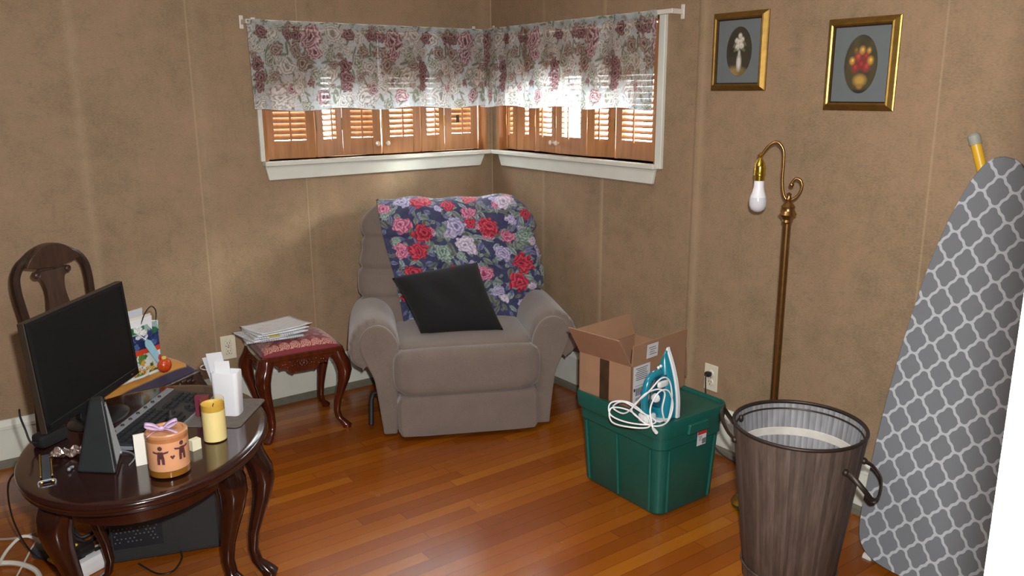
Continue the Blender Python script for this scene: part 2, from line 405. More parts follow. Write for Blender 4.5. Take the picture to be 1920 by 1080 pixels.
# ------------------------------------------------------------------ louvred shutters
M_KNOB = plain('milky_glass_knob', srgb(225, 215, 195), 0.15, var=.02)
M_BRASS_D = plain('aged_brass_hinge', srgb(150, 120, 70), 0.35, 0.8)
def shutter(P0, P1, H, tilt, knob, label, group, latch=False):
    P0 = Vector(P0); P1 = Vector(P1); d = P1-P0; w = d.length-.004; rz = math.atan2(d.y, d.x)
    t = thing('shutter_panel', label, 'shutter', (P0.x, P0.y, ZS+.004), rz, group)
    st, th = .044, .02; rb, rt, mr = .088, .05, .388
    bm = NEW()
    for x in (st/2+.002, w-st/2): box(bm, (x, 0, H/2), (st, th, H))
    box(bm, (w/2, 0, rb/2), (w-2*st+.004, th*.8, rb)); box(bm, (w/2, 0, H-rt/2), (w-2*st+.004, th*.8, rt)); box(bm, (w/2, 0, mr+.02), (w-2*st+.004, th*.8, .04))
    obj('frame', bm, M_SHUT, t, bevel=.003)
    bm = NEW()
    def slats(z0, z1, n, ang):
        for k in range(n):
            z = z0+(k+.5)*(z1-z0)/n
            Mx = Matrix.Translation((w/2, 0, z)) @ Matrix.Rotation(ang, 4, 'X')
            prof = [(-.0165, 0), (-.010, .0025), (0, .0035), (.010, .0025), (.0165, 0), (.010, -.0025), (0, -.0035), (-.010, -.0025)]
            prism(bm, prof, -(w-2*st)/2, (w-2*st)/2, axes=(1, 2, 0), M=Mx)
    slats(rb+.004, mr, 11, tilt)
    obj('louvers', bm, M_SHUT, t, smooth=False); bm = NEW()
    slats(mr+.04, H-rt-.004, 6, math.radians(68))
    obj('louvers', bm, M_SHUT, t, smooth=False)
    bm = NEW(); y = -.026
    box(bm, (w/2, y, (rb+mr)/2-.012), (.008, .008, mr-rb-.005)); obj('tilt_rod', bm, M_SHUT, t, bevel=.0015)
    bm = NEW(); box(bm, (w/2, y, (mr+H-rt)/2+.01), (.008, .008, H-rt-mr-.06)); obj('tilt_rod', bm, M_SHUT, t, bevel=.0015)
    if knob:
        bm = NEW(); x = w-st/2 if knob > 0 else st/2
        lathe(bm, [(0.0, 0), (.006, 0), (.005, .008), (.011, .014), (.013, .019), (.010, .024), (0.0001, .026)], seg=16, M=Matrix.Translation((x, -th/2, .055)) @ Matrix.Rotation(PI/2, 4, 'X'))
        obj('knob', bm, M_KNOB, t)
    if latch:
        bm = NEW(); box(bm, (w/2-.026, -.021, .17), (.016, .006, .04)); box(bm, (w/2-.026, -.026, .178), (.008, .006, .012))
        obj('latch', bm, plain('dark_iron_latch', srgb(48, 38, 30), .5), t)
    for z in (.16, H-.1):
        bm = NEW(); tube(bm, [(-.002, -.012, z-.03), (-.002, -.012, z+.03)], .004, 8); obj('hinge', bm, M_BRASS_D, t)
    return t
HS = ZT-ZS-.03
def zigzag(pts, tilts, wall, knobs, labels, grp, latch=None):
    for i in range(len(pts)-1):
        shutter((*pts[i], 0), (*pts[i+1], 0), HS, tilts[i], knobs.get(i, 0), labels[i], grp, latch == i)
PL = [(-1.298, .06), (-1.052, .025), (-.882, .085), (-.684, .03), (-.453, .03), (-.271, .085), (-.062, .06)]
LWIN, RWIN = 'in the window nearer the stool', 'in the window nearer the framed pictures'
zigzag(PL, [math.radians(a) for a in (60, 34, 60, 50, 44, 58)], 'left', {2: 1, 3: -1}, [
 'louvred shutter panel farthest from the room corner '+LWIN,
 'narrow angled louvred shutter panel with brightest slats '+LWIN,
 'louvred shutter panel stool side of two knobs '+LWIN,
 'louvred shutter panel, corner side of two knobs '+LWIN,
 'narrow angled louvred shutter panel second from the corner '+LWIN,
 'louvred shutter panel with a small dark latch, next to the room corner'], 'shutter panels in the window nearer the stool', latch=5)
PR = [(.06, -.072), (.03, -.20), (.075, -.315), (.03, -.545), (.03, -.784), (.07, -.95), (.05, -1.255)]
zigzag(PR, [math.radians(a) for a in (40, 30, 36, 6, 38, 44)], 'right', {2: 1, 3: -1}, [
 'louvred shutter panel touching the room corner '+RWIN,
 'narrowest angled louvred shutter panel '+RWIN,
 'louvred shutter panel, corner side of two knobs '+RWIN,
 'glaring white louvred shutter panel beside the knobs '+RWIN,
 'angled louvred shutter panel second from the outer casing '+RWIN,
 'widest louvred shutter panel, against the white casing '+RWIN], 'shutter panels in the window nearer the framed pictures')

# ------------------------------------------------------------------ valances on rods
M_ROD = plain('cream_metal_rod', srgb(215, 210, 198), 0.35, var=.03)
M_VAL = painted('floral_valance_cotton', 0.9, trans=0.58)
def paint_valance(U, V, seed):
    base = np.empty(U.shape+(3,))
    n = fnoise(U+3, V+5, 14, seed)[..., None]; n2 = fnoise(U+1, V, 5, seed+1)[..., None]
    base[:] = lin((190, 201, 208)); base = base*(1-.6*n)+lin((160, 173, 184))*.6*n
    base = base*(1-.45*n2)+lin((180, 184, 168))*.45*n2
    mv = (lin((98, 68, 76)), lin((156, 126, 132)), lin((206, 190, 194)))
    dk = (lin((78, 56, 60)), lin((118, 88, 92)), lin((164, 140, 142)))
    cr = (lin((134, 136, 132)), lin((186, 190, 186)), lin((218, 222, 222)))
    br = (lin((98, 86, 82)), lin((138, 124, 118)), lin((182, 174, 166)))
    gg = (lin((104, 112, 104)), lin((150, 158, 148)), lin((196, 202, 194)))
    g1, g2 = lin((98, 108, 98)), lin((150, 158, 146))
    Tl = .43; rg0 = np.random.default_rng(3)
    rand = [(rg0.random()*Tl, rg0.random()*.43, .012+.022*rg0.random(), .005+.007*rg0.random(), rg0.random()*PI, .75+.5*rg0.random()) for i in range(120)]
    small = [('cgbc'[rg0.integers(4)], rg0.random()*Tl, rg0.random()*.43, .012+.014*rg0.random(), 5) for i in range(55)]
    mot = small+[('c', .18, .16, .052, 8), ('c', .36, .06, .058, 9), ('c', .215, .35, .05, 8), ('c', .33, .335, .038, 6), ('c', .40, .20, .042, 6), ('c', .025, .10, .034, 6), ('c', .03, .155, .03, 6), ('c', .25, .03, .034, 6), ('g', .19, .255, .03, 6), ('g', .12, .17, .034, 7), ('g', .33, .22, .034, 6), ('g', .06, .02, .03, 6),
           ('b', .02, .275, .036, 7), ('b', .055, .21, .045, 7), ('b', .36, .27, .034, 6), ('b', .345, .15, .024, 5), ('b', .21, .205, .028, 5),
           ('m', .10, .335, .055, 9), ('m', .105, .265, .046, 8), ('d', .025, .345, .034, 6), ('d', .29, .345, .032, 6),
           ('d', .265, .20, .034, 7), ('d', .272, .145, .036, 7), ('d', .265, .10, .028, 6), ('m', .14, .06, .040, 6), ('d', .41, .345, .028, 5), ('m', .415, .10, .028, 5), ('d', .085, .125, .017, 5)]
    for k in range(-1, 5):
        for x, y, L, W, a, br_ in rand: leaf(base, U, V, x+k*Tl, y, L, W, a, g1*br_, g2)
        for kind, x, y, R, nn in mot:
            c = {'m': mv, 'd': dk, 'c': cr, 'b': br, 'g': gg}[kind]
            flower(base, U, V, x+k*Tl, y, R, nn, c[0], c[1], c[2], ph=x*40)
    ln = np.abs(fnoise(U, V, 70, 9)-.5) < .06
    base[ln] = base[ln]*.72+lin((104, 104, 98))*.28
    return np.minimum(base*1.35, .86)
def valance(axis, a0, a1, off, z0, z1, label, rodlabel, seed, br, u0=0.0):
    rod = thing('curtain_rod', rodlabel, 'curtain rod', (a0, -off, z1-.007) if axis == 'x' else (-off, a0, z1-.007), 0 if axis == 'x' else -PI/2, 'curtain rods')
    L = abs(a1-a0)
    bm = NEW(); box(bm, (L/2+(br-L)/2+.01, 0, 0), (br+.02, .008, .02)); obj('rod', bm, M_ROD, rod, bevel=.003)
    for x in (0.004, br+.012):
        bm = NEW(); box(bm, (x, off/2, 0), (.008, off, .022)); box(bm, (x, off-.004, 0), (.02, .006, .06)); obj('bracket', bm, M_ROD, rod, bevel=.003)
    bm = NEW(); nu, nv = int(L/.0032), int((z1-z0)/.0032)
    rg = random.Random(seed); ph = [rg.random()*6 for _ in range(6)]
    def f(u, v):
        s = u*L; dp = 1-v                      # v=1 top
        w = .010*math.sin(s*38+ph[0]+.8*math.sin(s*9+ph[1]))+.008*math.sin(s*17+ph[2])+.004*math.sin(s*71+ph[3])
        w *= (.25+.85*dp)
        y = -.014-w*.8-.012*dp
        z = z0+(z1-z0)*v+.006*math.sin(s*15+ph[4])*dp+.003*math.sin(s*55+ph[5])*(v > .9)
        x = s+.004*math.sin(s*38+ph[0])*dp
        if v > .93: y += .004*math.cos((v-.93)/.07*PI)
        return Vector((a0+x, -off+y, z)) if axis == 'x' else Vector((-off+y, a0-x, z))
    grid(bm, f, nu, nv)
    o = obj('valance', bm, M_VAL, None, auto=False); o['label'] = label; o['category'] = 'valance'; o['group'] = 'floral window valances'
    uu = np.tile(np.linspace(0, L, nu+1), nv+1).reshape(nv+1, nu+1)+u0; vv = np.repeat(np.linspace(0, z1-z0, nv+1), nu+1).reshape(nv+1, nu+1)
    set_col(o, paint_valance(uu, vv, seed).reshape(-1, 3))
    return o
valance('x', -1.392, -.112, .072, 1.466, 1.866, 'floral cotton valance over the window nearer the stool, rows of mauve roses', 'cream curtain rod over the window nearer the stool', 21, 1.26, u0=.23)
valance('y', -.022, -1.345, .072, 1.466, 1.872, 'brightly backlit floral cotton valance over the window nearer the framed pictures', 'cream curtain rod with a bare bracketed end, over the window nearer the framed pictures', 33, 1.375, u0=.05)

# ------------------------------------------------------------------ recliner
M_REC = fabric('taupe_microfibre', srgb(116, 103, 95), 0.9, 260, .14, .35)
M_BLACK = plain('matte_black', srgb(26, 26, 27), 0.6)
RZ = math.atan2(-.435, .9)
rec = thing('recliner', 'taupe fabric recliner with rolled arms in the room corner', 'armchair', (-.79, -.93, 0), RZ)
# footrest: lower board and upper padded part
bm = NEW()
rbox(bm, (0, .03, .118), (.648, .10, .195), 8, 14); obj('footrest_panel', bm, M_REC, rec)
bm = NEW()
def bulge(p):
    return Vector((p.x*(1+.03*(1-p.z*p.z)), p.y, p.z))
rbox(bm, (0, .075, .318), (.655, .20, .225), 10, 6, bulge); obj('footrest_cushion', bm, M_REC, rec)
bm = NEW()
def crown(p): return Vector((p.x, p.y, p.z+.12*(1-p.x**2)*(1-p.y**2)*(p.z > 0)))
rbox(bm, (0, .32, .372), (.64, .60, .15), 12, 7, crown); obj('seat_cushion', bm, M_REC, rec)
bm = NEW(); box(bm, (0, .43, .14), (.62, .58, .22)); obj('base', bm, M_BLACK, rec, bevel=.01)
bm = NEW(); tube(bm, [(-.405, .22, .16), (-.43, .22, .16), (-.44, .20, .13), (-.445, .15, .03)], .012, 10); obj('recline_lever', bm, M_BLACK, rec)
ARM = [(.02, .03), (.004, .20), (-.002, .38), (.002, .45), (.028, .515), (.078, .55), (.128, .553), (.180, .528), (.216, .48), (.230, .42), (.218, .362), (.180, .330), (.142, .332), (.124, .30), (.108, .20), (.094, .08), (.086, .03)]
def arm(sg):
    bm = NEW(); rings = []
    cx, cz = .11, .42
    ys = [.068, .076, .095, .13, .2, .3, .42, .52, .60, .66, .68]
    ks = [.80, .90, .965, 1, 1, 1, 1, .99, .97, .93, .80]
    poly = smooth_path([(o, 0, z) for o, z in ARM], 4, closed=False)
    for y, k in zip(ys, ks):
        ring = []
        for j, p in enumerate(poly):
            o, z = p.x, p.z
            if z > .33:
                o = cx+(o-cx)*k; z = cz+(z-cz)*k
                if .075 < y < .12: # gathers round the roll front
                    q = .0035*math.sin(j*2.1); o += q; z += q
            else: o = cx-.05+(o-cx+.05)*(.9+.1*k)
            ring.append(Vector((sg*(.302+o), y, z-.012*max(0, y-.3)/.4*0)))
        rings.append(ring)
    loft(bm, rings)
    A = obj('arm', bm, M_REC, rec)
    poly = smooth_path([(.026, .017), (.012, .25), (.004, .40), (.018, .47), (.058, .522), (.105, .535), (.150, .515), (.178, .465), (.172, .41), (.148, .35), (.112, .25), (.086, .017)], 4)
    bm = NEW(); prism(bm, [(sg*(.302+p[0]), p[1]) for p in [(q.x, q.y) for q in poly]], .052, .082, axes=(0, 2, 1))
    obj('arm_front_panel', bm, M_REC, A, bevel=.008, seg=3)
    return A
arm(-1); arm(1)
# backrest as a loft with three pillowed segments
ZTOP = 1.0
def bk_dims(z):
    t = min(max((z-.40)/.60, 0), 1)
    w = .425+.04*math.sin(min(t*1.6, 1)*PI*.9)
    top = min(1, max(0, (z-.885)/(ZTOP-.885)))
    w = w*(1-.24*top**2.2)
    th = .115*(math.sqrt(max(0, 1-top**2.4))*.97+.03)
    seam = min(abs(z-.69), abs(z-.84), abs(z-.55))
    th *= 1-.12*math.exp(-(seam/.016)**2); w *= 1-.035*math.exp(-(seam/.016)**2)
    return w, th, .545+.155*t
def bk(phi, z, off=0.0):
    """phi 0 = front centre, +90 = right side, 180 = back"""
    w, th, yc = bk_dims(z); e = 2/3.2
    s, c = math.sin(phi), math.cos(phi)
    return Vector((-.015+math.copysign(abs(s)**e, s)*(w+off), yc-math.copysign(abs(c)**e, c)*(th+off), z+off*max(0, (z-.92)/.08)))
bm = NEW(); rings = []
zs = [.40+.485*i/50 for i in range(50)]+[.885+(ZTOP-.885)*math.sin(i/14*PI/2) for i in range(15)]
for z in zs: rings.append([bk(2*PI*i/56, z) for i in range(56)])
loft(bm, rings); obj('backrest', bm, M_REC, rec)
# throw draped over the back
M_THROW = painted('tapestry_throw', 0.95, sheen=.2, bump=.25)
nu, nv = 270, 300
def thr_pt(u, v):
    # v 0 = bottom front, .80 = ridge of the back, 1 = hanging behind
    if v < .80:
        q = v/.80; z = .43+.455*min(1, q/.78); back = False
        if q > .78: z = .885+(ZTOP-.885)*math.sin((q-.78)/.22*PI/2)
    else:
        q = (v-.80)/.20; back = True
        z = .885+(ZTOP-.885)*math.cos(q/.5*PI/2) if q < .5 else .885-.16*(q-.5)/.5
    w, th, yc = bk_dims(z)
    xl = -.352+.098*(1.0-z)/.57
    x0 = -min(.98, abs(xl+.015)/w); x1 = .985; ph1 = math.radians(104)
    if z < .62 and not back: x1 = .985-.10*(.62-z)/.19; ph1 = math.asin(x1**1.6)+math.radians(24)*max(0, 1-(.62-z)/.10)
    if u < .85: xf = x0+(x1-x0)*u/.85; ph = math.asin(math.copysign(abs(xf)**1.6, xf))
    else: q_ = math.asin(x1**1.6); ph = q_+(ph1-q_)*(u-.85)/.15
    fold = .006*math.sin(u*23+z*9)+.005*math.sin(u*11-z*14+1)+.016*max(0, u-.86)/.14*math.sin(z*38)
    return bk(PI-ph if back else ph, z, .016+fold*.8)
bm = NEW(); grid(bm, thr_pt, nu, nv)
thr = obj('throw_blanket', bm, M_THROW, None, solid=.004, loc=(-.79, -.93, 0), rot=(0, 0, RZ), auto=False)
tag(thr, 'navy throw with red and pink roses draped over the recliner back', 'throw blanket')
def paint_throw(U, V):
    img = np.empty(U.shape+(3,)); img[:] = lin((48, 50, 84))
    n = fnoise(U, V, 22, 4)[..., None]; img = img*(1-.5*n)+lin((70, 74, 104))*.5*n
    rg = np.random.default_rng(8)
    gs = [(lin((84, 98, 96)), lin((128, 142, 134))), (lin((74, 82, 78)), lin((112, 116, 108))), (lin((92, 110, 118)), lin((150, 168, 166))), (lin((66, 70, 108)), lin((120, 124, 160)))]
    for i in range(900):
        a, b_ = gs[rg.integers(4)]
        leaf(img, U, V, rg.random()*.95, rg.random()*1.0, .012+.028*rg.random(), .006+.012*rg.random(), rg.random()*PI, a, b_)
    red = (lin((112, 22, 44)), lin((168, 40, 66)), lin((206, 74, 92)))
    pk = (lin((138, 54, 92)), lin((180, 96, 130)), lin((216, 150, 172)))
    lv = (lin((110, 104, 150)), lin((158, 152, 190)), lin((196, 190, 214)))
    sg_ = (lin((78, 100, 98)), lin((120, 144, 138)), lin((164, 182, 172)))
    wt = (lin((140, 130, 160)), lin((192, 182, 204)), lin((216, 206, 218)))
    pts = []
    big = [('r', .22, .66, .062), ('r', .47, .70, .058), ('r', .20, .47, .06), ('l', .36, .50, .058), ('r', .53, .50, .056), ('w', .64, .66, .06), ('s', .33, .80, .06), ('r', .67, .30, .065), ('p', .44, .58, .042), ('r', .35, .63, .042),
           ('p', .10, .52, .05), ('l', .13, .66, .05), ('r', .15, .38, .056), ('w', .40, .40, .052), ('r', .83, .62, .055), ('p', .62, .45, .042), ('s', .72, .46, .055), ('r', .62, .20, .055), ('l', .57, .36, .05), ('r', .10, .26, .05), ('p', .07, .38, .04),
           ('p', .20, .82, .048), ('l', .50, .85, .05), ('r', .06, .80, .045), ('w', .78, .75, .05), ('r', .66, .82, .05), ('l', .58, .77, .042), ('r', .74, .57, .042), ('s', .27, .36, .05), ('r', .30, .25, .05), ('p', .45, .25, .05), ('l', .80, .36, .05), ('s', .82, .20, .05), ('r', .12, .12, .055), ('w', .25, .10, .045), ('p', .02, .62, .04), ('r', .04, .15, .04), ('r', .88, .48, .04), ('p', .90, .30, .05), ('l', .89, .72, .05),
           ('r', .30, .95, .05), ('p', .70, .95, .05), ('s', .05, .94, .05), ('w', .48, .97, .05), ('r', .85, .90, .05)]
    for i in range(60): big.insert(0, ('rplsw'[rg.integers(5)], rg.random()*.95, rg.random()*1.02, .018+.018*rg.random()))
    for k, x, y, R in big:
        c = {'r': red, 'p': pk, 'l': lv, 's': sg_, 'w': wt}[k]
        flower(img, U, V, x, y, R*.95, int(6+rg.integers(4)), *c, ph=rg.random()*6)
    w = fnoise(U, V, 160, 2)[..., None]
    return img*(.82+.36*w)
co_ = np.empty((nv+1)*(nu+1)*3, np.float64); thr.data.vertices.foreach_get('co', co_); co_ = co_.reshape(nv+1, nu+1, 3)
du = np.linalg.norm(np.diff(co_, axis=1), axis=2); uu = np.concatenate([np.zeros((nv+1, 1)), np.cumsum(du, 1)], 1)
dv = np.linalg.norm(np.diff(co_, axis=0), axis=2); vv = np.concatenate([np.zeros((1, nu+1)), np.cumsum(dv, 0)], 0)
set_col(thr, paint_throw(uu, vv).reshape(-1, 3))

# black pillow leaning on the throw
M_PIL = fabric('black_velvet', srgb(15, 15, 17), 0.95, 300, .2, .04)
RM = Matrix.Translation((-.79, -.93, 0)) @ Matrix.Rotation(RZ, 4, 'Z')
c4 = [Vector((-.200, .150, .462)), Vector((.186, .150, .456)), Vector((.101, .40, .735)), Vector((-.314, .39, .675))]
bm = NEW(); N = 26
nrm = (c4[1]-c4[0]).cross(c4[3]-c4[0]).normalized()
if nrm.y > 0: nrm = -nrm
def pil(sg):
    def f(u, v):
        a, b_ = 2*u-1, 2*v-1
        # pinched sides, full corners
        uu = .5+.5*a*(1-.05*(1-b_*b_)); vv_ = .5+.5*b_*(1-.05*(1-a*a))
        p = c4[0]*(1-uu)*(1-vv_)+c4[1]*uu*(1-vv_)+c4[2]*uu*vv_+c4[3]*(1-uu)*vv_
        h = .068*((1-a**4)*(1-b_**4))**.55
        h += .004*math.sin(7*a+3*b_)*(1-a*a)*(1-b_*b_)
        return p+nrm*h*sg
    return f
va = grid(bm, pil(1), N, N); vb = grid(bm, pil(-1), N, N)
bmesh.ops.remove_doubles(bm, verts=bm.verts, dist=1e-5)
p = obj('pillow', bm, M_PIL, None, loc=(-.79, -.93, 0), rot=(0, 0, RZ), auto=False)
tag(p, 'black square throw pillow leaning in the recliner seat', 'pillow')

# ------------------------------------------------------------------ carved stool with red damask seat
M_MAHO = wood('polished_red_mahogany', srgb(58, 22, 12), srgb(92, 38, 20), 0.18, (12, 12, 2.5), .5)
M_DARKW = wood('dark_cherry_wood', srgb(40, 16, 12), srgb(62, 27, 20), 0.2, (10, 10, 2.5), .5)
sx, sy = .185, .155
st = thing('footstool', 'carved mahogany stool with red damask seat beside the recliner', 'stool', (-1.367, -.314, 0), math.radians(-5.3))
for dx, dy in ((-1, -1), (1, -1), (1, 1), (-1, 1)):
    bm = NEW(); cab_leg(bm, (dx*(sx-.024), dy*(sy-.024), .385), (dx, dy), .385, .034, 1.0)
    L = obj('leg', bm, M_MAHO, st)
    bm = NEW()
    o = Vector((dx, dy, 0)).normalized()
    for k in range(5):
        z = .355-.018*k; c = Vector((dx*(sx-.024), dy*(sy-.024), z))+o*(.034+.020*min(1, k/2.5))
        for s_ in (-1, 1): ball(bm, c+Vector((-o.y, o.x, 0))*s_*(.014-.0022*k), (.006, .006, .010), 8)
        ball(bm, c+o*.002, (.005, .005, .008), 8)
    obj('carving', bm, M_MAHO, L)
def scallop(w, h0, h1, n=41):
    up = [(-w, h1), (w, h1)]; lo = []
    for i in range(n):
        x = w-2*w*i/(n-1); q = abs(x)/w
        z = h0+.030*(q > 0)*(1-math.cos(min(1, max(0, (q-.42)/.40))*PI))/2-.012*math.cos(q*PI*.5)*(q < .5)+.007*math.sin(q*16)*(q > .3)
        if q > .88: z += .004
        lo.append((x, z))
    return up+lo
bm = NEW()
for ang, hw, dd in ((0, sx, sy), (PI, sx, sy), (PI/2, sy, sx), (-PI/2, sy, sx)):
    Mx = Matrix.Rotation(ang, 4, 'Z')
    prism(bm, scallop(hw-.03, .325, .385), -dd+.004, -dd+.022, axes=(0, 2, 1), M=Mx)
    prism(bm, [(-hw, .378), (hw, .378), (hw, .402), (-hw, .402)], -dd-.004, -dd+.03, axes=(0, 2, 1), M=Mx)
obj('apron', bm, M_MAHO, st, bevel=.003)
for ang, hw, dd in ((0, sx, sy), (PI, sx, sy), (PI/2, sy, sx), (-PI/2, sy, sx)):
    bm = NEW(); Mx = Matrix.Rotation(ang, 4, 'Z'); rr = random.Random(5)
    for k in range(9):
        a = 2*PI*k/9
        ball(bm, Mx @ Vector((.013*math.cos(a)*1.3, -dd+.002, .352+.011*math.sin(a))), .0065, 8)
    ball(bm, Mx @ Vector((0, -dd, .352)), .009, 8)
    for s_ in (-1, 1):
        pts = smooth_path([(s_*(.02+.085*q/6), -dd+.003, .352+.012*math.sin(q*1.7)) for q in range(7)], 4)
        tube(bm, [Mx @ p for p in pts], .0035, 6)
        for q in range(8):
            c = Vector((s_*(.028+.011*q), -dd+.002, .352+.013*math.sin(q*2.4+1)))
            ball(bm, Mx @ c, (.008, .005, .0045), 8)
    obj('carving', bm, M_MAHO, st)
M_DAMASK = painted('red_damask', 0.7, sheen=.3, bump=.2)
nS = 130
bm = NEW()
def seatf(u, v):
    a, b_ = 2*u-1, 2*v-1
    h = .055*((1-abs(a)**3.2)*(1-abs(b_)**3.2))**.55
    return Vector((a*(sx-.004), b_*(sy-.004), .400+h))
grid(bm, seatf, nS, nS)
o = obj('seat_cushion', bm, M_DAMASK, st, auto=False)
U = np.tile(np.linspace(-1, 1, nS+1), (nS+1, 1)); V = U.T.copy()
img = np.empty(U.shape+(3,)); img[:] = lin((122, 28, 42))
n = fnoise(U*.2+2, V*.2+2, 60, 3)[..., None]; img = img*(1-.3*n)+lin((92, 20, 34))*.3*n
lace = lin((198, 142, 128))
e = 1-np.maximum(np.abs(U), np.abs(V)); s_ = np.where(np.abs(U) > np.abs(V), V*sy, U*sx)
d = e*.17
ph = (s_/.05) % 1
sc = .016+.030*np.sqrt(np.clip(1-(2*ph-1)**2, 0, 1))
mask = (d > .012) & (d < sc+.012)
rx = (ph-.5)*.05; ry = d-.028; rr_ = np.hypot(rx, ry); th = np.arctan2(ry, rx)
lacep = (np.sin(rr_*700) > -.3) | (np.cos(th*5) > .75)
img[mask & lacep] = lace
ctr = (np.abs(np.sin(U*11+np.cos(V*9)*1.2)*np.sin(V*10+np.cos(U*8)*1.2)) > .55) & (e > .36)
img[ctr] = img[ctr]*.6+lace*.4
set_col(o, img.reshape(-1, 3))

# papers piled on the stool
M_PAP = {}
def paper_mat(name, c, ink, amt, seed):
    b = NB(name); co = b.coord(); x, y, z = b.xyz(co)
    ln = b.math('GREATER_THAN', b.math('SINE', b.math('MULTIPLY', y, 620)), 0.25)
    ms = b.math('GREATER_THAN', b.noise(b.mapping(co, (60, 18, 1), loc=(seed, seed, 0)), 1.0, 2), 0.52)
    col = b.mix(b.math('MULTIPLY', b.math('MULTIPLY', ln, ms), amt), c, ink)
    return b.done(b.bsdf(col, 0.55))
PAP = [paper_mat('paper_white', srgb(226, 228, 232), srgb(120, 122, 130), .25, 1), paper_mat('paper_grey', srgb(196, 200, 208), srgb(90, 94, 104), .5, 2), paper_mat('paper_print', srgb(214, 216, 220), srgb(70, 76, 90), .6, 3), paper_mat('paper_cream', srgb(222, 216, 200), srgb(130, 120, 100), .4, 4), paper_mat('paper_yellow', srgb(196, 180, 70), srgb(120, 110, 40), .3, 5)]
def sheet(name, label, cat, c, w, d, rz, mat, th=.002, curl=.01, grp=None, tilt=(0, 0), parent=None, wav=0.0):
    bm = NEW()
    def f(u, v):
        a, b_ = u-.5, v-.5
        return Vector((a*w, b_*d, curl*(a*a*4*.6+b_*b_*4*.4)+wav*math.sin(a*7+b_*4)))
    grid(bm, f, 12, 12)
    o = obj(name, bm, mat, parent, solid=th, loc=c, rot=(tilt[0], tilt[1], rz))
    if label: tag(o, label, cat, grp)
    return o
bx, by = -1.452, -.292
sheet('magazine', 'grey printed magazine at the bottom of the pile on the stool', 'paper', (bx-.015, by-.012, .4625), .215, .255, math.radians(-98), PAP[1], .007, .004, 'papers on the stool')
sheet('newspaper_flyer', 'newsprint flyer with dark pictures sticking out of the stool paper pile', 'paper', (bx-.012, by-.008, .4715), .215, .27, math.radians(-82), PAP[2], .005, .004, 'papers on the stool')
sheet('flyer', 'flyer with a yellow panel showing at the front of the stool pile', 'paper', (bx+.002, by-.018, .4785), .20, .245, math.radians(-92), PAP[2], .004, .004, 'papers on the stool')
o = sheet('sticky_note', 'yellow slip peeking out of the paper pile on the stool', 'paper', (bx-.03, by-.103, .4825), .05, .04, math.radians(-4), PAP[4], .0015, 0, 'papers on the stool')
sheet('envelope', 'pale envelope second from the top of the stool paper pile', 'paper', (bx+.012, by-.004, .4855), .19, .245, math.radians(-86), PAP[0], .004, .004, 'papers on the stool')
sheet('letter_sheet', 'white letter sheet on top of the stool paper pile', 'paper', (bx+.022, by+.008, .4915), .20, .26, math.radians(-79), PAP[0], .002, .008, 'papers on the stool')

# ------------------------------------------------------------------ outlets
M_PLATE = plain('ivory_plastic', srgb(222, 216, 196), 0.35, var=.02)
M_SLOT = plain('dark_slot', srgb(40, 36, 30), .6)
def outlet(loc, rz, label):
    t = thing('wall_outlet', label, 'outlet', loc, rz, 'wall outlets')
    bm = NEW(); box(bm, (0, -.003, 0), (.072, .006, .118)); obj('cover_plate', bm, M_PLATE, t, bevel=.002)
    for z in (-.02, .02):
        bm = NEW(); lathe(bm, [(.0001, 0), (.0145, 0), (.0165, .002), (.0165, .004)], seg=20, M=Matrix.Translation((0, -.0095, z)) @ Matrix.Rotation(-PI/2, 4, 'X'))
        box(bm, (0, -.0045, z), (.026, .003, .03)); s = obj('socket', bm, M_PLATE, t)
        for c_, s_ in (((-.006, -.0098, z+.003), (.0022, .001, .009)), ((.006, -.0098, z+.003), (.0022, .001, .007)), ((0, -.0098, z-.008), (.004, .001, .004))):
            bm = NEW(); box(bm, c_, s_); obj('slot', bm, M_SLOT, s, smooth=False)
    bm = NEW(); ball(bm, (0, -.006, 0), (.003, .001, .003), 8); obj('screw', bm, M_BRASS_D, t)
    return t
outlet((0, -1.659, .325), -PI/2, 'ivory wall outlet with a black plug in it, beside the green tote')
outlet((-1.575, 0, .345), 0, 'ivory wall outlet half hidden behind the carved stool')
t = thing('power_plug', 'black lamp plug in the wall outlet beside the green tote', 'plug', (-.010, -1.659, .345), -PI/2)
bm = NEW(); rbox(bm, (0, -.014, 0), (.026, .026, .022), 4, 4); obj('plug_body', bm, M_BLACK, t)
bm = NEW(); tube(bm, smooth_path([(0, -.024, 0), (.006, -.036, -.012), (.008, -.03, -.10), (.02, -.02, -.25), (.12, -.035, -.33), (.36, -.03, -.34)], 6), .0032, 8); obj('cord', bm, plain('brown_cord', srgb(62, 44, 30), .6), t)
# ------------------------------------------------------------------ oval table
TC = Vector((-2.213, -1.272, 0)); TA, TB = .468, .356
TRZ = math.atan2(.91, .42)                       # long axis
tb = thing('side_table', 'dark polished oval table with curved legs, holding the computer', 'table', TC, TRZ)
def ell(a, b_, n=96): return [(a*math.cos(2*PI*i/n), b_*math.sin(2*PI*i/n)) for i in range(n)]
def ell_loft(bm, prof, n=96):
    loft(bm, [[Vector(((TA-d)*math.cos(2*PI*i/n), (TB-d)*math.sin(2*PI*i/n), z)) for i in range(n)] for d, z in prof])
M_TABLE = wood('dark_polished_cherry', srgb(28, 12, 10), srgb(46, 19, 14), 0.16, (8, 2, 8), .6)
bm = NEW(); ell_loft(bm, [(.05, .462), (.012, .463), (.006, .466), (.010, .472), (.004, .476), (0, .482), (0, .490), (.003, .496), (.010, .4995), (.03, .5)]); obj('tabletop', bm, M_TABLE, tb)
bm = NEW(); n = 72
outer = [Vector(((TA-.085)*math.cos(2*PI*i/n), (TB-.085)*math.sin(2*PI*i/n), 0)) for i in range(n)]
R0 = [[p+Vector((0, 0, z)) for p in outer] for z in (.395, .463)]
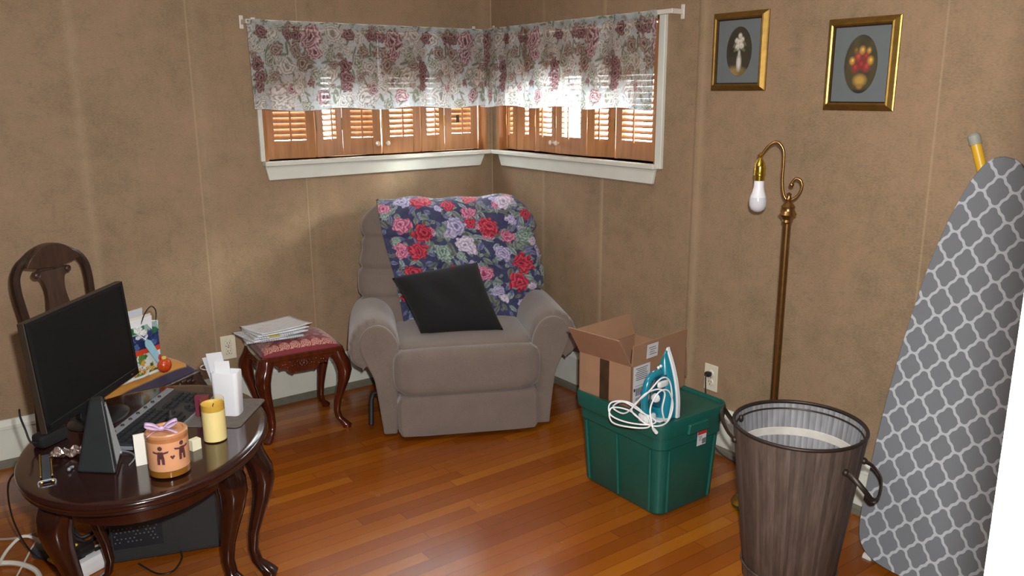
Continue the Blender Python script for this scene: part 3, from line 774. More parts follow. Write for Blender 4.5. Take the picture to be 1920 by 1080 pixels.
R1 = [[p*.94+Vector((0, 0, z)) for p in outer] for z in (.463, .395)]
loft(bm, R0+R1+[R0[0]], cap=False); bmesh.ops.remove_doubles(bm, verts=bm.verts, dist=1e-6)
obj('apron', bm, M_TABLE, tb)
Rinv = Matrix.Rotation(-TRZ, 4, 'Z')
for wx, wy, od, rk in ((-2.055, -1.475, (.45, -.9), .043), (-1.962, -1.452, (.8, -.6), .038), (-2.488, -1.405, (-.75, -.65), .046), (-2.375, -1.235, (-.5, .3), .030), (-1.945, -.985, (.7, .7), .036)):
    p = Rinv @ (Vector((wx, wy, 0))-TC); o = (Rinv @ Vector((od[0], od[1], 0))).normalized()
    bm = NEW(); cab_leg(bm, (p.x, p.y, .464), (o.x, o.y), .464, rk, 1.0, 14, 1.1); L = obj('leg', bm, M_TABLE, tb)
# knee block beside the near leg
bm = NEW(); p = Rinv @ (Vector((-2.035, -1.50, .415))-TC)
box(bm, (0, 0, 0), (.075, .03, .05), Matrix.Translation((p.x, p.y, .432)) @ Matrix.Rotation(math.radians(-72), 4, 'Z')); obj('knee_block', bm, M_TABLE, tb, bevel=.008)

H = .5
A51 = math.radians(51)
# monitor
M_BEZ = plain('glossy_black_plastic', srgb(22, 23, 24), .28, var=.05)
b = NB('dark_screen'); M_SCR = b.done(b.bsdf(srgb(18, 20, 20), .35, 0, None, Specular_IOR_Level=.3))
M_EDGE = plain('brown_black_bezel_edge', srgb(50, 42, 33), .45)
mo = thing('computer_monitor', 'black flat computer monitor, switched off, on the oval table', 'monitor', (-2.305, -1.035, H), A51)
TL = Matrix.Rotation(math.radians(-4), 4, 'X')
MZ = Matrix.Translation((0, .01, .06)) @ TL
bm = NEW(); box(bm, (0, .011, .172), (.552, .022, .344), MZ); M0 = obj('housing', bm, M_EDGE, mo, bevel=.003)
bm = NEW()
for c, s_ in (((0, -.002, .336), (.548, .006, .014)), ((0, -.002, .013), (.548, .006, .024)), ((-.267, -.002, .17), (.014, .006, .32)), ((.267, -.002, .17), (.014, .006, .32))): box(bm, c, s_, MZ)
obj('bezel', bm, M_BEZ, mo, bevel=.001)
bm = NEW(); box(bm, (0, -.0005, .176), (.522, .004, .306), MZ); obj('screen', bm, M_SCR, mo, smooth=False)
bm = NEW(); rbox(bm, (0, .034, .185), (.36, .05, .22), 8, 5)
for v_ in bm.verts: v_.co = MZ @ v_.co
bm.normal_update()
obj('back_cover', bm, M_BEZ, mo)
bm = NEW(); prism(bm, [(-.035, .006), (.035, .006), (.03, .18), (-.03, .18)], .050, .072, axes=(0, 2, 1)); obj('stand_neck', bm, M_BEZ, mo, bevel=.004)
bm = NEW(); lathe(bm, [(.0001, .014), (.05, .013), (.112, .007), (.118, .002), (.116, 0)], c=(0, .015, 0), seg=48, cap=True, M=Matrix.Diagonal((1, .72, 1, 1))); obj('stand_base', bm, M_BEZ, mo)
bm = NEW(); box(bm, (.225, -.0055, .013), (.012, .002, .003), MZ); obj('power_button', bm, plain('silver_button', srgb(150, 150, 150), .3, .8), mo)

# keyboard
M_KB = plain('graphite_keyboard_case', srgb(42, 44, 47), .4, .0)
M_KEY = plain('charcoal_keycap', srgb(32, 34, 38), .45)
M_SILV = plain('silver_plastic', srgb(140, 144, 150), .35, .3)
kb = thing('keyboard', 'black multimedia keyboard with silver edges in front of the monitor', 'keyboard', (-2.150, -1.185, H), A51)
bm = NEW(); prism(bm, [(-.088, .004), (-.088, .012), (.088, .026), (.088, .004)], -.228, .228, axes=(1, 2, 0)); obj('case', bm, M_KB, kb, bevel=.004)
bm = NEW(); box(bm, (0, -.089, .007), (.46, .006, .012)); box(bm, (-.2295, 0, .008), (.004, .172, .012)); obj('front_edge', bm, M_SILV, kb, bevel=.002)
bm = NEW(); prism(bm, [(.064, .0245), (.064, .0275), (.088, .031), (.088, .026)], -.226, .226, axes=(1, 2, 0)); s_ = obj('media_strip', bm, M_SILV, kb, bevel=.001)
for k in range(7):
    bm = NEW(); x = -.16+.05*k; lathe(bm, [(.0001, .034), (.005, .0335), (.006, .030)], c=(x, .076, 0), seg=12); obj('media_button', bm, M_KEY, s_)
kproto = None
def key_mesh(w):
    bm = NEW(); hexa(bm, [(-w/2, -.0075, 0), (w/2, -.0075, 0), (w/2, .0075, 0), (-w/2, .0075, 0)], [(-w/2+.0015, -.006, .007), (w/2-.0015, -.006, .007), (w/2-.0015, .0065, .007), (-w/2+.0015, .0065, .007)])
    return bm
kcache = {}
def key(x, y, w):
    z = .0128+(y+.088)*.0795
    if w not in kcache:
        kcache[w] = obj('key', key_mesh(w), M_KEY, kb, smooth=False); o = kcache[w]
    else:
        o = kcache[w].copy(); COL.objects.link(o)
    o.location = (x, y, z); o.rotation_euler = (math.atan(.0795), 0, 0)
P_ = .0178
for r in range(5):
    y = -.068+r*.0225
    if r == 0:
        x = -.215
        for w in (.022, .018, .020, .095, .020, .018, .022):
            key(x+w/2, y, w-.002); x += w+.001
    else:
        for c in range(14): key(-.215+.0085+c*P_+(0, 0, .004, .006, 0)[r]*0, y, .016)
    for c in range(3):
        if r in (0, 3, 4) or (r == 1 and c == 1): key(.058+.0085+c*P_, y, .016)
    for c in range(3): key(.132+.0085+c*P_*1.35, y, .019)
for c in range(13): key(-.215+.0085+c*P_*1.12, .0475, .0155)

# mouse pad
M_PAD = plain('grey_brown_cloth_pad', srgb(98, 90, 84), .9, var=.15, scale=60)
bm = NEW()
def rrect(w, d, r, n=6):
    out = []
    for cx, cy, a0 in ((w/2-r, d/2-r, 0), (-w/2+r, d/2-r, PI/2), (-w/2+r, -d/2+r, PI), (w/2-r, -d/2+r, 1.5*PI)):
        for k in range(n+1): out.append((cx+r*math.cos(a0+k*PI/2/n), cy+r*math.sin(a0+k*PI/2/n)))
    return out
prism(bm, rrect(.205, .25, .018), 0, .004, axes=(0, 1, 2))
tag(obj('mouse_pad', bm, M_PAD, None, loc=(-1.968, -1.232, H), rot=(0, 0, math.radians(-39)), bevel=.001), 'grey brown mouse pad under the white caddy', 'mouse pad')

# candles
b = NB('clear_jar_glass'); M_JAR = b.done(b.bsdf((1, 1, 1), .02, 0, None, Transmission_Weight=1.0, IOR=1.2))
def thin_glass(name, tint):
    b = NB(name); t = b.node('ShaderNodeBsdfTransparent'); b.put(t.inputs[0], tint)
    g = b.node('ShaderNodeBsdfGlossy'); g.inputs['Roughness'].default_value = .05
    fr = b.node('ShaderNodeLayerWeight'); fr.inputs[0].default_value = .12
    k_ = b.math('ADD', b.math('MULTIPLY', fr.outputs['Facing'], .35), .02)
    mx = b.node('ShaderNodeMixShader'); b.t.links.new(k_, mx.inputs[0]); b.t.links.new(t.outputs[0], mx.inputs[1]); b.t.links.new(g.outputs[0], mx.inputs[2])
    return b.done(mx.outputs[0])
M_TG = thin_glass('thin_amber_glass', srgb(254, 248, 234)); M_TC = thin_glass('thin_clear_glass', srgb(250, 251, 251)); M_TP = thin_glass('thin_peach_glass', srgb(254, 244, 232))
M_WAXC = plain('cream_wax', srgb(240, 228, 178), .45, var=.02, Subsurface_Weight=.2)
M_WAXY = plain('amber_soft_wax', srgb(196, 164, 74), .4, var=.05)
M_WICK = plain('black_wick', srgb(30, 26, 22), .8)
c1 = thing('candle', 'slim cream candle in a straight clear jar on the oval table', 'candle', (-2.056, -1.437, H), 0, 'candles on the oval table')
bm = NEW(); lathe(bm, [(.0001, .001), (.033, .001), (.0355, .004), (.0355, .134), (.0348, .1355), (.034, .134)], seg=40); obj('jar', bm, M_TG, c1)
bm = NEW(); lathe(bm, [(.0001, .004), (.0346, .004), (.0346, .100), (.0001, .100)], seg=40); obj('wax', bm, M_WAXC, c1)
bm = NEW(); lathe(bm, [(.0346, .1005), (.0346, .120), (.032, .116), (.022, .106), (.0001, .1015)], seg=40); obj('wax_residue', bm, M_WAXY, c1)
bm = NEW(); tube(bm, [(0, 0, .10), (.001, 0, .112), (.004, .001, .118)], .0013, 8); obj('wick', bm, M_WICK, c1)
c2 = thing('jar_candle', 'wide peach jar candle with lilac ribbon and brown figure decoration, near table edge', 'candle', (-2.228, -1.588, H), 0, 'candles on the oval table')
M_PEACH = plain('peach_wax', srgb(222, 176, 146), .5, var=.03, Subsurface_Weight=.15)
M_AMB = plain('amber_glass_base', srgb(136, 98, 40), .08, var=.05)
M_FIG = plain('brown_print', srgb(84, 46, 50), .6)
bm = NEW(); lathe(bm, [(.0001, .001), (.052, .001), (.056, .005), (.056, .122), (.0552, .1235), (.0545, .122)], seg=48); obj('jar', bm, M_TP, c2)
bm = NEW(); lathe(bm, [(.0001, .018), (.0545, .024), (.0552, .030), (.0552, .108), (.0001, .108)], seg=48); obj('wax', bm, M_PEACH, c2)
bm = NEW(); lathe(bm, [(.0001, .003), (.0545, .006), (.0552, .023), (.0001, .0165)], seg=48); obj('glass_base', bm, M_AMB, c2)
bm = NEW(); lathe(bm, [(.0552, .108), (.0555, .118), (.0565, .121), (.0565, .128), (.053, .131), (.046, .131), (.044, .127), (.0001, .1265)], seg=48); obj('lid', bm, plain('peach_lid', srgb(190, 136, 96), .25, var=.05), c2)
M_RIB = plain('lilac_ribbon', srgb(196, 168, 204), .35, var=.06)
bm = NEW()
va_ = math.atan2(CAMP.y+1.572, CAMP.x+2.236)            # towards the viewer's side of the jar
for sg in (-1, 1):
    pts = smooth_path([(0, 0, .133), (sg*.018, -.006, .150), (sg*.038, -.004, .156), (sg*.042, .006, .146), (sg*.022, .006, .136), (0, 0, .133)], 5)
    loft(bm, [[p+Vector((0, d, d*.4)) for d in (-.006, .006)] for p in pts], cap=False, closed=False)
    pts = smooth_path([(0, 0, .134), (sg*.015, -.02, .137), (sg*.030, -.034, .134), (sg*.038, -.044, .131)], 5)
    loft(bm, [[p+Vector((d*.7, d*.7, .001)) for d in (-.005, .005)] for p in pts], cap=False, closed=False)
ball(bm, (0, 0, .136), (.007, .007, .005), 10)
for p in bm.verts: p.co = Matrix.Rotation(va_+PI/2, 3, 'Z') @ p.co + Vector((-.012, .0, 0))
obj('ribbon_bow', bm, M_RIB, c2, solid=.0008)
def on_jar(bm, ang, z, shapes, R=.0566):
    """flat print wrapped on the jar: shapes are polygons in metres"""
    for poly in shapes:
        c = []
        vs = [bm.verts.new((R*math.cos(va_+ang+x/R), R*math.sin(va_+ang+x/R), z+y)) for x, y in poly]
        bm.faces.new(vs)
def circ(cx, cy, rx, ry, n=14): return [(cx+rx*math.cos(2*PI*i/n), cy+ry*math.sin(2*PI*i/n)) for i in range(n)]
fig = [circ(0, .020, .0045, .0045), [(-.016, .014), (-.014, .010), (-.005, .008), (-.004, .011), (-.006, .012)], [(.016, .014), (.014, .010), (.005, .008), (.004, .011), (.006, .012)],
       [(-.005, .013), (.005, .013), (.007, -.002), (-.007, -.002)], [(-.007, -.002), (-.001, -.002), (-.002, -.013), (-.007, -.013)], [(.001, -.002), (.007, -.002), (.007, -.013), (.002, -.013)]]
hr = [[(0, -.005), (.005, .001), (.004, .004), (.0015, .004), (0, .002), (-.0015, .004), (-.004, .004), (-.005, .001)]]
bm = NEW(); F2_ = [[(x*1.45, y*1.45) for x, y in q] for q in fig]; on_jar(bm, -.40, .066, F2_); on_jar(bm, .16, .066, [[(x*1.3, y*1.3) for x, y in q] for q in hr]); on_jar(bm, .66, .072, F2_, .0566); obj('printed_figures', bm, M_FIG, c2, smooth=False)

M_TAG = plain('cream_card', srgb(226, 220, 190), .6, var=.03)
bm = NEW(); box(bm, (0, 0, .0475), (.034, .010, .095)); tag(obj('white_card', bm, plain('white_card', srgb(226, 222, 212), .6, var=.02), None, loc=(-2.282, -1.492, H), rot=(0, 0, math.radians(-5)), bevel=.001), 'upright white card standing between the speaker and the peach jar candle', 'card')
bm = NEW(); box(bm, (0, 0, .017), (.030, .022, .034)); tag(obj('small_box', bm, M_TAG, None, loc=(-2.128, -1.475, H), rot=(0, 0, math.radians(20)), bevel=.001), 'tiny cream box between the two candles', 'box')
# dropper bottle
bt = thing('small_bottle', 'small dark amber bottle behind the peach jar candle', 'bottle', (-2.182, -1.448, H))
bm = NEW(); lathe(bm, [(.0001, 0), (.018, 0), (.0195, .003), (.0195, .062), (.017, .074), (.009, .083), (.008, .09), (.0001, .09)], seg=24); obj('bottle_body', bm, plain('dark_amber_glass', srgb(66, 26, 12), .08, var=.1), bt)
bm = NEW(); lathe(bm, [(.011, .09), (.0115, .112), (.008, .115), (.006, .13), (.0001, .132)], seg=20, cap=True); obj('cap', bm, M_BLACK, bt)
bm = NEW(); lathe(bm, [(.0199, .02), (.0199, .058)], seg=24, cap=False); obj('label', bm, plain('cream_label', srgb(214, 206, 180), .6), bt)
# white caddy with mail
bm = NEW()
def rr3(w, d, r, z): return [Vector((x, y, z)) for x, y in rrect(w, d, r, 5)]
loft(bm, [rr3(.078, .046, .012, 0), rr3(.084, .050, .013, .006), rr3(.092, .054, .014, .145), rr3(.091, .053, .014, .150), rr3(.086, .048, .012, .149), rr3(.080, .044, .011, .012)], cap=True); tag(obj('letter_caddy', bm, plain('white_ceramic', srgb(226, 228, 234), .3, var=.02), None, loc=(-1.956, -1.262, H+.0045), rot=(0, 0, math.radians(-42))), 'white upright ceramic caddy full of mail on the mouse pad', 'caddy')
def env(name, label, off, w, h, z, lean, mat, rz=-42):
    bm = NEW(); box(bm, (0, 0, h/2), (w, .0016, h))
    o = obj(name, bm, mat, None, smooth=False); q = math.radians(rz)
    o.location = (-1.956+off[0]*math.cos(q)-off[1]*math.sin(q), -1.262+off[0]*math.sin(q)+off[1]*math.cos(q), H+z)
    o.rotation_euler = (lean[0], lean[1], q); tag(o, label, 'paper', 'mail in the white caddy')
env('envelope', 'bluish envelope leaning out of the white caddy', (-.006, .014), .062, .185, .022, (.02, -.26), PAP[1])
env('letter', 'tallest white folded letter in the white caddy, printed in grey', (-.008, .004), .055, .195, .022, (.0, -.16), PAP[2])
env('note_card', 'white note card at the front of the mail in the caddy', (-.002, -.008), .052, .168, .022, (-.02, -.05), PAP[0])
# clear cup, maroon box
cp = thing('drinking_glass', 'clear glass tumbler standing behind the white caddy', 'glass', (-1.945, -1.052, H))
bm = NEW(); lathe(bm, [(.0001, .002), (.028, .002), (.030, .004), (.037, .108), (.0365, .110)], seg=32); obj('glass_body', bm, M_TC, cp)
bm = NEW(); lathe(bm, [(.0365, .108), (.0378, .110), (.0365, .112), (.035, .110), (.0365, .108)], seg=32); obj('glass_rim', bm, plain('bright_glass_rim', srgb(206, 210, 214), .1, var=.02), cp)
bm = NEW(); box(bm, (0, 0, .035), (.046, .022, .07)); tag(obj('maroon_box', bm, plain('maroon_card', srgb(106, 36, 54), .5, var=.06), None, loc=(-2.030, -1.225, H+.0045), rot=(0, 0, math.radians(-30)), bevel=.001), 'small maroon box standing behind the slim cream candle', 'box')

# speaker
M_SPK = plain('charcoal_speaker_plastic', srgb(34, 38, 40), .5, var=.06)
sp = thing('desktop_speaker', 'wedge shaped black desktop speaker in front of the monitor', 'speaker', (-2.375, -1.405, H), 0)
bm = NEW()
B4 = [(-.070, -.030, .0), (.018, -.110, .0), (.062, .030, .0), (-.035, .105, .0)]; T4 = [(-.012, .004, .190), (.020, -.024, .197), (.028, .026, .195), (-.002, .046, .190)]
hexa(bm, B4, T4); obj('speaker_body', bm, M_SPK, sp, bevel=.007, seg=3)
bm = NEW()
mx = lambda a, b_, t: Vector(a)*(1-t)+Vector(b_)*t
q = [mx(mx(B4[1], B4[2], .12), mx(T4[1], T4[2], .2), .10), mx(mx(B4[1], B4[2], .88), mx(T4[1], T4[2], .8), .10), mx(mx(B4[1], B4[2], .88), mx(T4[1], T4[2], .8), .9), mx(mx(B4[1], B4[2], .12), mx(T4[1], T4[2], .2), .9)]
nn = (q[1]-q[0]).cross(q[3]-q[0]).normalized()
hexa(bm, [p+nn*.001 for p in q], [p+nn*.004 for p in q]); obj('grille', bm, fabric('black_grille_cloth', srgb(38, 42, 44), .9, 600), sp)
bm = NEW(); c_ = mx(q[0], q[1], .8); ball(bm, c_+nn*.005, .005, 8); obj('power_light', bm, M_SILV, sp)
bm = NEW(); tube(bm, smooth_path([(.05, .05, .006), (.08, .02, .004), (.085, -.03, .004), (.06, -.075, .004)], 6), .002, 6); obj('cord', bm, M_SILV, sp)
# small dark adapter with cord left of the monitor
ad = thing('power_adapter', 'black power adapter with looping cord at the table rim behind the monitor', 'adapter', (-2.472, -1.155, H), math.radians(35))
bm = NEW(); rbox(bm, (0, 0, .021), (.10, .05, .042), 6, 7); obj('adapter_body', bm, M_BLACK, ad)
bm = NEW(); tube(bm, smooth_path([(-.05, 0, .02), (-.066, .005, .03), (-.064, .02, .065), (-.05, .05, .095), (-.03, .075, .11)], 8), .003, 8); obj('cord', bm, M_BLACK, ad)
# gadget with gold edges + silver wrapper
M_GOLD = plain('gold_trim', srgb(190, 150, 70), .25, .9)
gd = thing('metal_clip_case', 'narrow dark case with gold edges and silver bracket at the table edge', 'case', (-2.512, -1.362, H), math.radians(84))
bm = NEW(); box(bm, (0, 0, .006), (.185, .022, .010)); obj('case_body', bm, plain('slate_case', srgb(58, 66, 74), .35), gd, bevel=.003)
for y in (-.014, .014):
    bm = NEW(); tube(bm, [(-.065, y, .008), (.10, y, .009)], .0025, 8); obj('gold_edge', bm, M_GOLD, gd)
bm = NEW(); tube(bm, smooth_path([(-.115, -.020, .002), (-.098, -.020, .008), (-.096, 0, .009), (-.098, .020, .008), (-.115, .020, .002)], 5), .0022, 8); obj('bracket', bm, M_SILV, gd)
M_FOIL = plain('crinkled_foil', srgb(190, 176, 170), .2, .9, bump=.5, scale=80)
bm = NEW(); rr = random.Random(4)
def foil(u, v): return Vector(((u-.5)*.055, (v-.5)*.085, .010+.010*math.sin(u*9+v*4)*math.cos(v*11)+.006*rr.random()))
grid(bm, foil, 9, 12); tag(obj('foil_wrapper', bm, M_FOIL, None, solid=.001, smooth=False, loc=(-2.448, -1.292, H), rot=(0, 0, math.radians(70))), 'crumpled silver foil wrapper between the speaker and the gold edged case', 'wrapper')
bm = NEW(); tube(bm, smooth_path([(-2.46, -1.415, .508), (-2.452, -1.40, .506), (-2.446, -1.40, .505)], 4), .004, 8); ball(bm, (-2.461, -1.417, .508), .0055, 8); tag(obj('silver_stud', bm, M_SILV), 'tiny silver stud lying beside the gold edged case', 'stud')

# ------------------------------------------------------------------ dining chair behind the table
CH = thing('dining_chair', 'dark wooden dining chair with vase shaped splat behind the monitor', 'chair', (-2.175, -.5375, 0), math.atan2(.57, .82))
M_CHW = wood('dark_walnut', srgb(34, 23, 18), srgb(58, 39, 30), .3, (14, 14, 2.5), .3)
M_CHS = wood('walnut_splat', srgb(52, 36, 27), srgb(78, 53, 39), .32, (20, 20, 2.0), .3)
cx = .018
def yb(z): return .20+.02+(z-.42)*.11
hoop = [(-.142, .40), (-.144, .50), (-.150, .62), (-.160, .74), (-.166, .82), (-.160, .876), (-.135, .914), (-.103, .934), (-.06, .956), (0, .968)]
pts = [(x, z) for x, z in hoop]+[(-x, z) for x, z in hoop[-2::-1]]
path = smooth_path([(cx+x, yb(z), z) for x, z in pts], 6)
def section(bm, path, w, d):
    rings = []; N = len(path)
    for i, p in enumerate(path):
        a = path[max(0, i-1)]; b_ = path[min(N-1, i+1)]; t = (b_-a).normalized(); yv = Vector((0, 1, 0)); s_ = t.cross(yv).normalized(); yy = s_.cross(t).normalized()
        rings.append([p+s_*w*math.copysign(abs(math.cos(q))**.6, math.cos(q))+yy*d*math.copysign(abs(math.sin(q))**.6, math.sin(q)) for q in [2*PI*k/10 for k in range(10)]])
    loft(bm, rings)
bm = NEW(); section(bm, path, .017, .013); BF = obj('back_frame', bm, M_CHW, CH)
# crest panel
bm = NEW(); up = [(-.122, .910), (-.10, .940), (-.055, .973), (0, .986), (.055, .973), (.10, .940), (.122, .910)]; lo = [(.085, .899), (.0, .890), (-.085, .899)]
prism(bm, [(cx+x, z) for x, z in [(p.x, p.y) for p in smooth_path([(a, b_, 0) for a, b_ in up], 5)]+lo], .248, .276, axes=(0, 2, 1)); obj('crest_rail', bm, M_CHS, CH, bevel=.006, seg=3)
# splat with scrolled ears
half = [(.055, .893), (.064, .882), (.078, .884), (.084, .872), (.076, .858), (.062, .858), (.050, .845), (.042, .81), (.044, .77), (.055, .72), (.068, .67), (.070, .62), (.055, .57), (.040, .53), (.038, .48), (.050, .43)]
poly = smooth_path([(x, z, 0) for x, z in half], 4); P2 = [(p.x, p.y) for p in poly]
bm = NEW(); n_ = len(P2)
rows = []
for x, z in P2: rows.append([Vector((cx+sx_*x, yb(z)+dy, z)) for sx_, dy in ((-1, -.007), (1, -.007), (1, .007), (-1, .007))])
loft(bm, rows); SPL = obj('splat', bm, M_CHS, CH, bevel=.003)
for s_ in (-1, 1):
    bm = NEW(); lathe(bm, [(.0001, .004), (.006, .005), (.010, .002), (.013, .004), (.0145, 0)], seg=18, M=Matrix.Translation((cx+s_*.071, yb(.87)-.007, .871)) @ Matrix.Rotation(PI/2, 4, 'X'))
    obj('scroll', bm, M_CHS, SPL)
# seat frame + pad
def trap(bw, fw, y0, y1, r=.0): return [(-bw, y1), (bw, y1), (fw, y0), (-fw, y0)]
bm = NEW(); prism(bm, trap(.185, .245, -.205, .205), .40, .445, axes=(0, 1, 2)); SF = obj('seat_frame', bm, M_CHW, CH, bevel=.008, seg=3)
bm = NEW(); rr = random.Random(9)
for k in range(15):
    x = -.2+.4*k/14; ball(bm, (x, -.207, .422+.008*math.sin(k*1.7)), (.014, .006, .009), 8)
for s_ in (-1, 1):
    for k in range(12):
        t_ = k/11; ball(bm, (s_*(.245-.06*t_), -.2+.4*t_, .423+.008*math.sin(k*2)), (.006, .014, .009), 8)
obj('carving', bm, M_CHW, SF)
M_SEAT = painted('navy_gold_needlepoint', .9, sheen=.2, bump=.2)
bm = NEW(); nS = 100
def padf(u, v):
    a, b_ = 2*u-1, 2*v-1; fw = .232+(.172-.232)*v
    return Vector((a*fw, b_*.192, .445+.088*((1-abs(a)**4)*(1-abs(b_)**4))**.5))
grid(bm, padf, nS, nS); o = obj('seat_pad', bm, M_SEAT, CH, auto=False)
U = np.tile(np.linspace(-1, 1, nS+1), (nS+1, 1)); V = np.repeat(np.linspace(-1, 1, nS+1), nS+1).reshape(nS+1, nS+1)
img = np.empty(U.shape+(3,)); img[:] = lin((48, 42, 66)); m = (np.abs(U) < .91) & (V < .90) & (V > -.955) & ((np.abs(U)+np.abs(V)) < 1.78)
img[m] = lin((186, 130, 48))
for fx, fy in ((0, 0), (.42, -.25), (-.42, -.25), (.35, .35), (-.35, .35)):
    flower(img, U, V, fx, fy, .17, 6, lin((40, 44, 60)), lin((70, 70, 76)), lin((120, 100, 80)))
set_col(o, img.reshape(-1, 3))
for s_ in (-1, 1):
    bm = NEW(); cab_leg(bm, (s_*.215, -.175, .44), (s_*.8, -1), .44, .036, 1.0, 12); obj('leg', bm, M_CHW, CH)
    bm = NEW(); loft(bm, [[Vector((cx*.5*0+s_*(.165)+dx*w, .20+dy*w+lean, z)) for dx, dy in ((-1, -1), (1, -1), (1, 1), (-1, 1))] for z, w, lean in ((0, .014, .05), (.2, .016, .02), (.42, .019, .0))]); obj('leg', bm, M_CHW, CH, bevel=.003)

# ------------------------------------------------------------------ gift bag on the chair seat
q = math.atan2(.57, .82); ca, sa = math.cos(q), math.sin(q)
gb = thing('gift_bag', 'colourful patterned gift bag stuffed with papers on the chair seat', 'bag', (-2.135, -.70, .512), q-.1)
M_BAG = painted('glossy_printed_paper', .35)
bw, bd, bh = .185, .075, .200
def bagside(name, P, w, h, seed):
    bm = NEW(); nu, nv = 60, 70
    grid(bm, P, nu, nv); o = obj(name, bm, M_BAG, gb, auto=False, solid=.001)
    U = np.tile(np.linspace(0, w, nu+1), (nv+1, 1)); V = np.repeat(np.linspace(0, h, nv+1), nu+1).reshape(nv+1, nu+1)
    img = np.empty(U.shape+(3,)); img[:] = lin((206, 214, 208))
    rg = np.random.default_rng(seed)
    img[V > .165] = lin((150, 176, 172)); img[(V > .10) & (V < .168)] = lin((30, 44, 84))
    img[(V > .172) & (V < .198) & (U > .02) & (U < .12)] = lin((40, 104, 66))
    for i in range(60):
        x, y = rg.random()*w, rg.random()*h
        if y < .10: c = [lin(k) for k in ((84, 120, 54), (196, 150, 60), (150, 46, 30), (60, 96, 44), (220, 214, 196))][rg.integers(5)]
        elif y < .165: c = [lin(k) for k in ((200, 206, 214), (70, 100, 150), (40, 60, 110))][rg.integers(3)]
        else: c = [lin(k) for k in ((216, 222, 220), (44, 110, 74), (110, 150, 170), (60, 80, 100))][rg.integers(4)]
        flower(img, U, V, x, y, .008+.010*rg.random(), 5, c*.6, c, np.minimum(1, c*1.4))
    mm = (np.abs(V-.098) < .010) & (U > .0); img[mm] = lin((206, 64, 40))
    # pale gable shape with dots low on the panel
    tri = (V < .085-np.abs(U-.06)*1.0) & (V > .02); img[tri] = lin((196, 204, 208))
    img[tri & (np.sin(U*520) > .3) & (np.sin(V*520) > .3)] = lin((80, 100, 120))
    for i in range(7): flower(img, U, V, .02+.022*i, .022+.006*(i % 2), .011, 5, lin((120, 52, 20)), lin((206, 150, 56)), lin((226, 196, 110)))
    img[V < .010] = lin((218, 220, 214))
    set_col(o, img.reshape(-1, 3))
fl = lambda v: 1+.10*v
bagside('front_panel', lambda u, v: Vector(((u-.5)*bw*fl(v), -bd/2*fl(v)-.006*math.sin(u*PI)*v+.004*math.sin(u*9+v*6), v*bh)), bw, bh, 1)
bagside('back_panel', lambda u, v: Vector(((u-.5)*bw*fl(v), bd/2*fl(v)+.004*math.sin(u*8+v*5), v*bh)), bw, bh, 2)
bagside('side_panel', lambda u, v: Vector((bw/2*fl(v)-.012*math.sin(u*PI)*v, (u-.5)*bd*fl(v), v*bh)), bd, bh, 3)
bagside('side_panel', lambda u, v: Vector((-bw/2*fl(v)+.012*math.sin(u*PI)*v, (u-.5)*bd*fl(v), v*bh)), bd, bh, 4)
bm = NEW(); box(bm, (0, 0, .002), (bw, bd, .004)); obj('bag_bottom', bm, plain('bag_board', srgb(214, 214, 208), .6), gb)
bm = NEW(); tube(bm, smooth_path([(.02, -.045, .205), (.035, -.055, .245), (.07, -.05, .262), (.092, -.046, .24), (.09, -.044, .205)], 6), .0022, 8); obj('handle_cord', bm, M_BLACK, gb)
def onbag(x, y, z): 
    a = q-.1; return (-2.135+x*math.cos(a)-y*math.sin(a), -.70+x*math.sin(a)+y*math.cos(a), .512+z)
for nm, lab, x, y, z, w, h, tl, mt, rzz in (('folded_paper', 'grey folded paper sticking out of the gift bag top', -.02, .018, .05, .17, .205, (.12, .0), PAP[1], 0), ('greeting_card', 'white greeting card with brown edge in the gift bag top', -.015, -.004, .05, .16, .190, (.2, .03), PAP[3], .05), ('envelope', 'white envelope tilted at the front of the gift bag top', -.01, -.022, .05, .165, .178, (.14, -.03), PAP[0], -.03)):
    bm = NEW(); box(bm, (0, 0, h/2), (w, .004, h)); o = obj(nm, bm, mt, None, smooth=False, loc=onbag(x, y, z), rot=(tl[0], tl[1], q-.1+rzz)); tag(o, lab, 'paper', 'papers in the gift bag')
# pale blue gift tag and orange bauble hanging on the bag front
tg = thing('gift_tag', 'light blue gift tag hanging on the front of the gift bag', 'tag', onbag(.075, -.056, .05), q-.1)
bm = NEW(); prism(bm, [(-.013, 0), (.013, 0), (.015, .09), (.006, .105), (-.006, .105), (-.015, .09)], -.002, .002, axes=(0, 2, 1), M=Matrix.Rotation(math.radians(-28), 4, 'Y')); obj('tag_card', bm, plain('pale_blue_card', srgb(142, 188, 206), .5), tg)
bm = NEW(); tube(bm, smooth_path([(-.05, .0, .095), (-.07, .004, .115), (-.085, .006, .13)], 5), .0018, 6); obj('tag_string', bm, PAP[0], tg)
bm = NEW(); ball(bm, (.002, -.003, .012), (.008, .002, .012), 8); obj('tag_print', bm, plain('red_print', srgb(176, 50, 44), .5), tg)
ob = thing('bauble', 'orange red bauble with a yellow cap hanging below the blue gift tag', 'ornament', onbag(.088, -.066, .028), q-.1)
bm = NEW(); ball(bm, (0, 0, 0), (.028, .024, .028), 20); obj('bauble_ball', bm, plain('orange_glitter', srgb(186, 66, 24), .3, var=.25, scale=140), ob)
bm = NEW(); lathe(bm, [(.009, .024), (.009, .033), (.004, .036), (.0001, .037)], seg=14); obj('bauble_cap', bm, plain('yellow_cap', srgb(206, 190, 80), .4), ob)

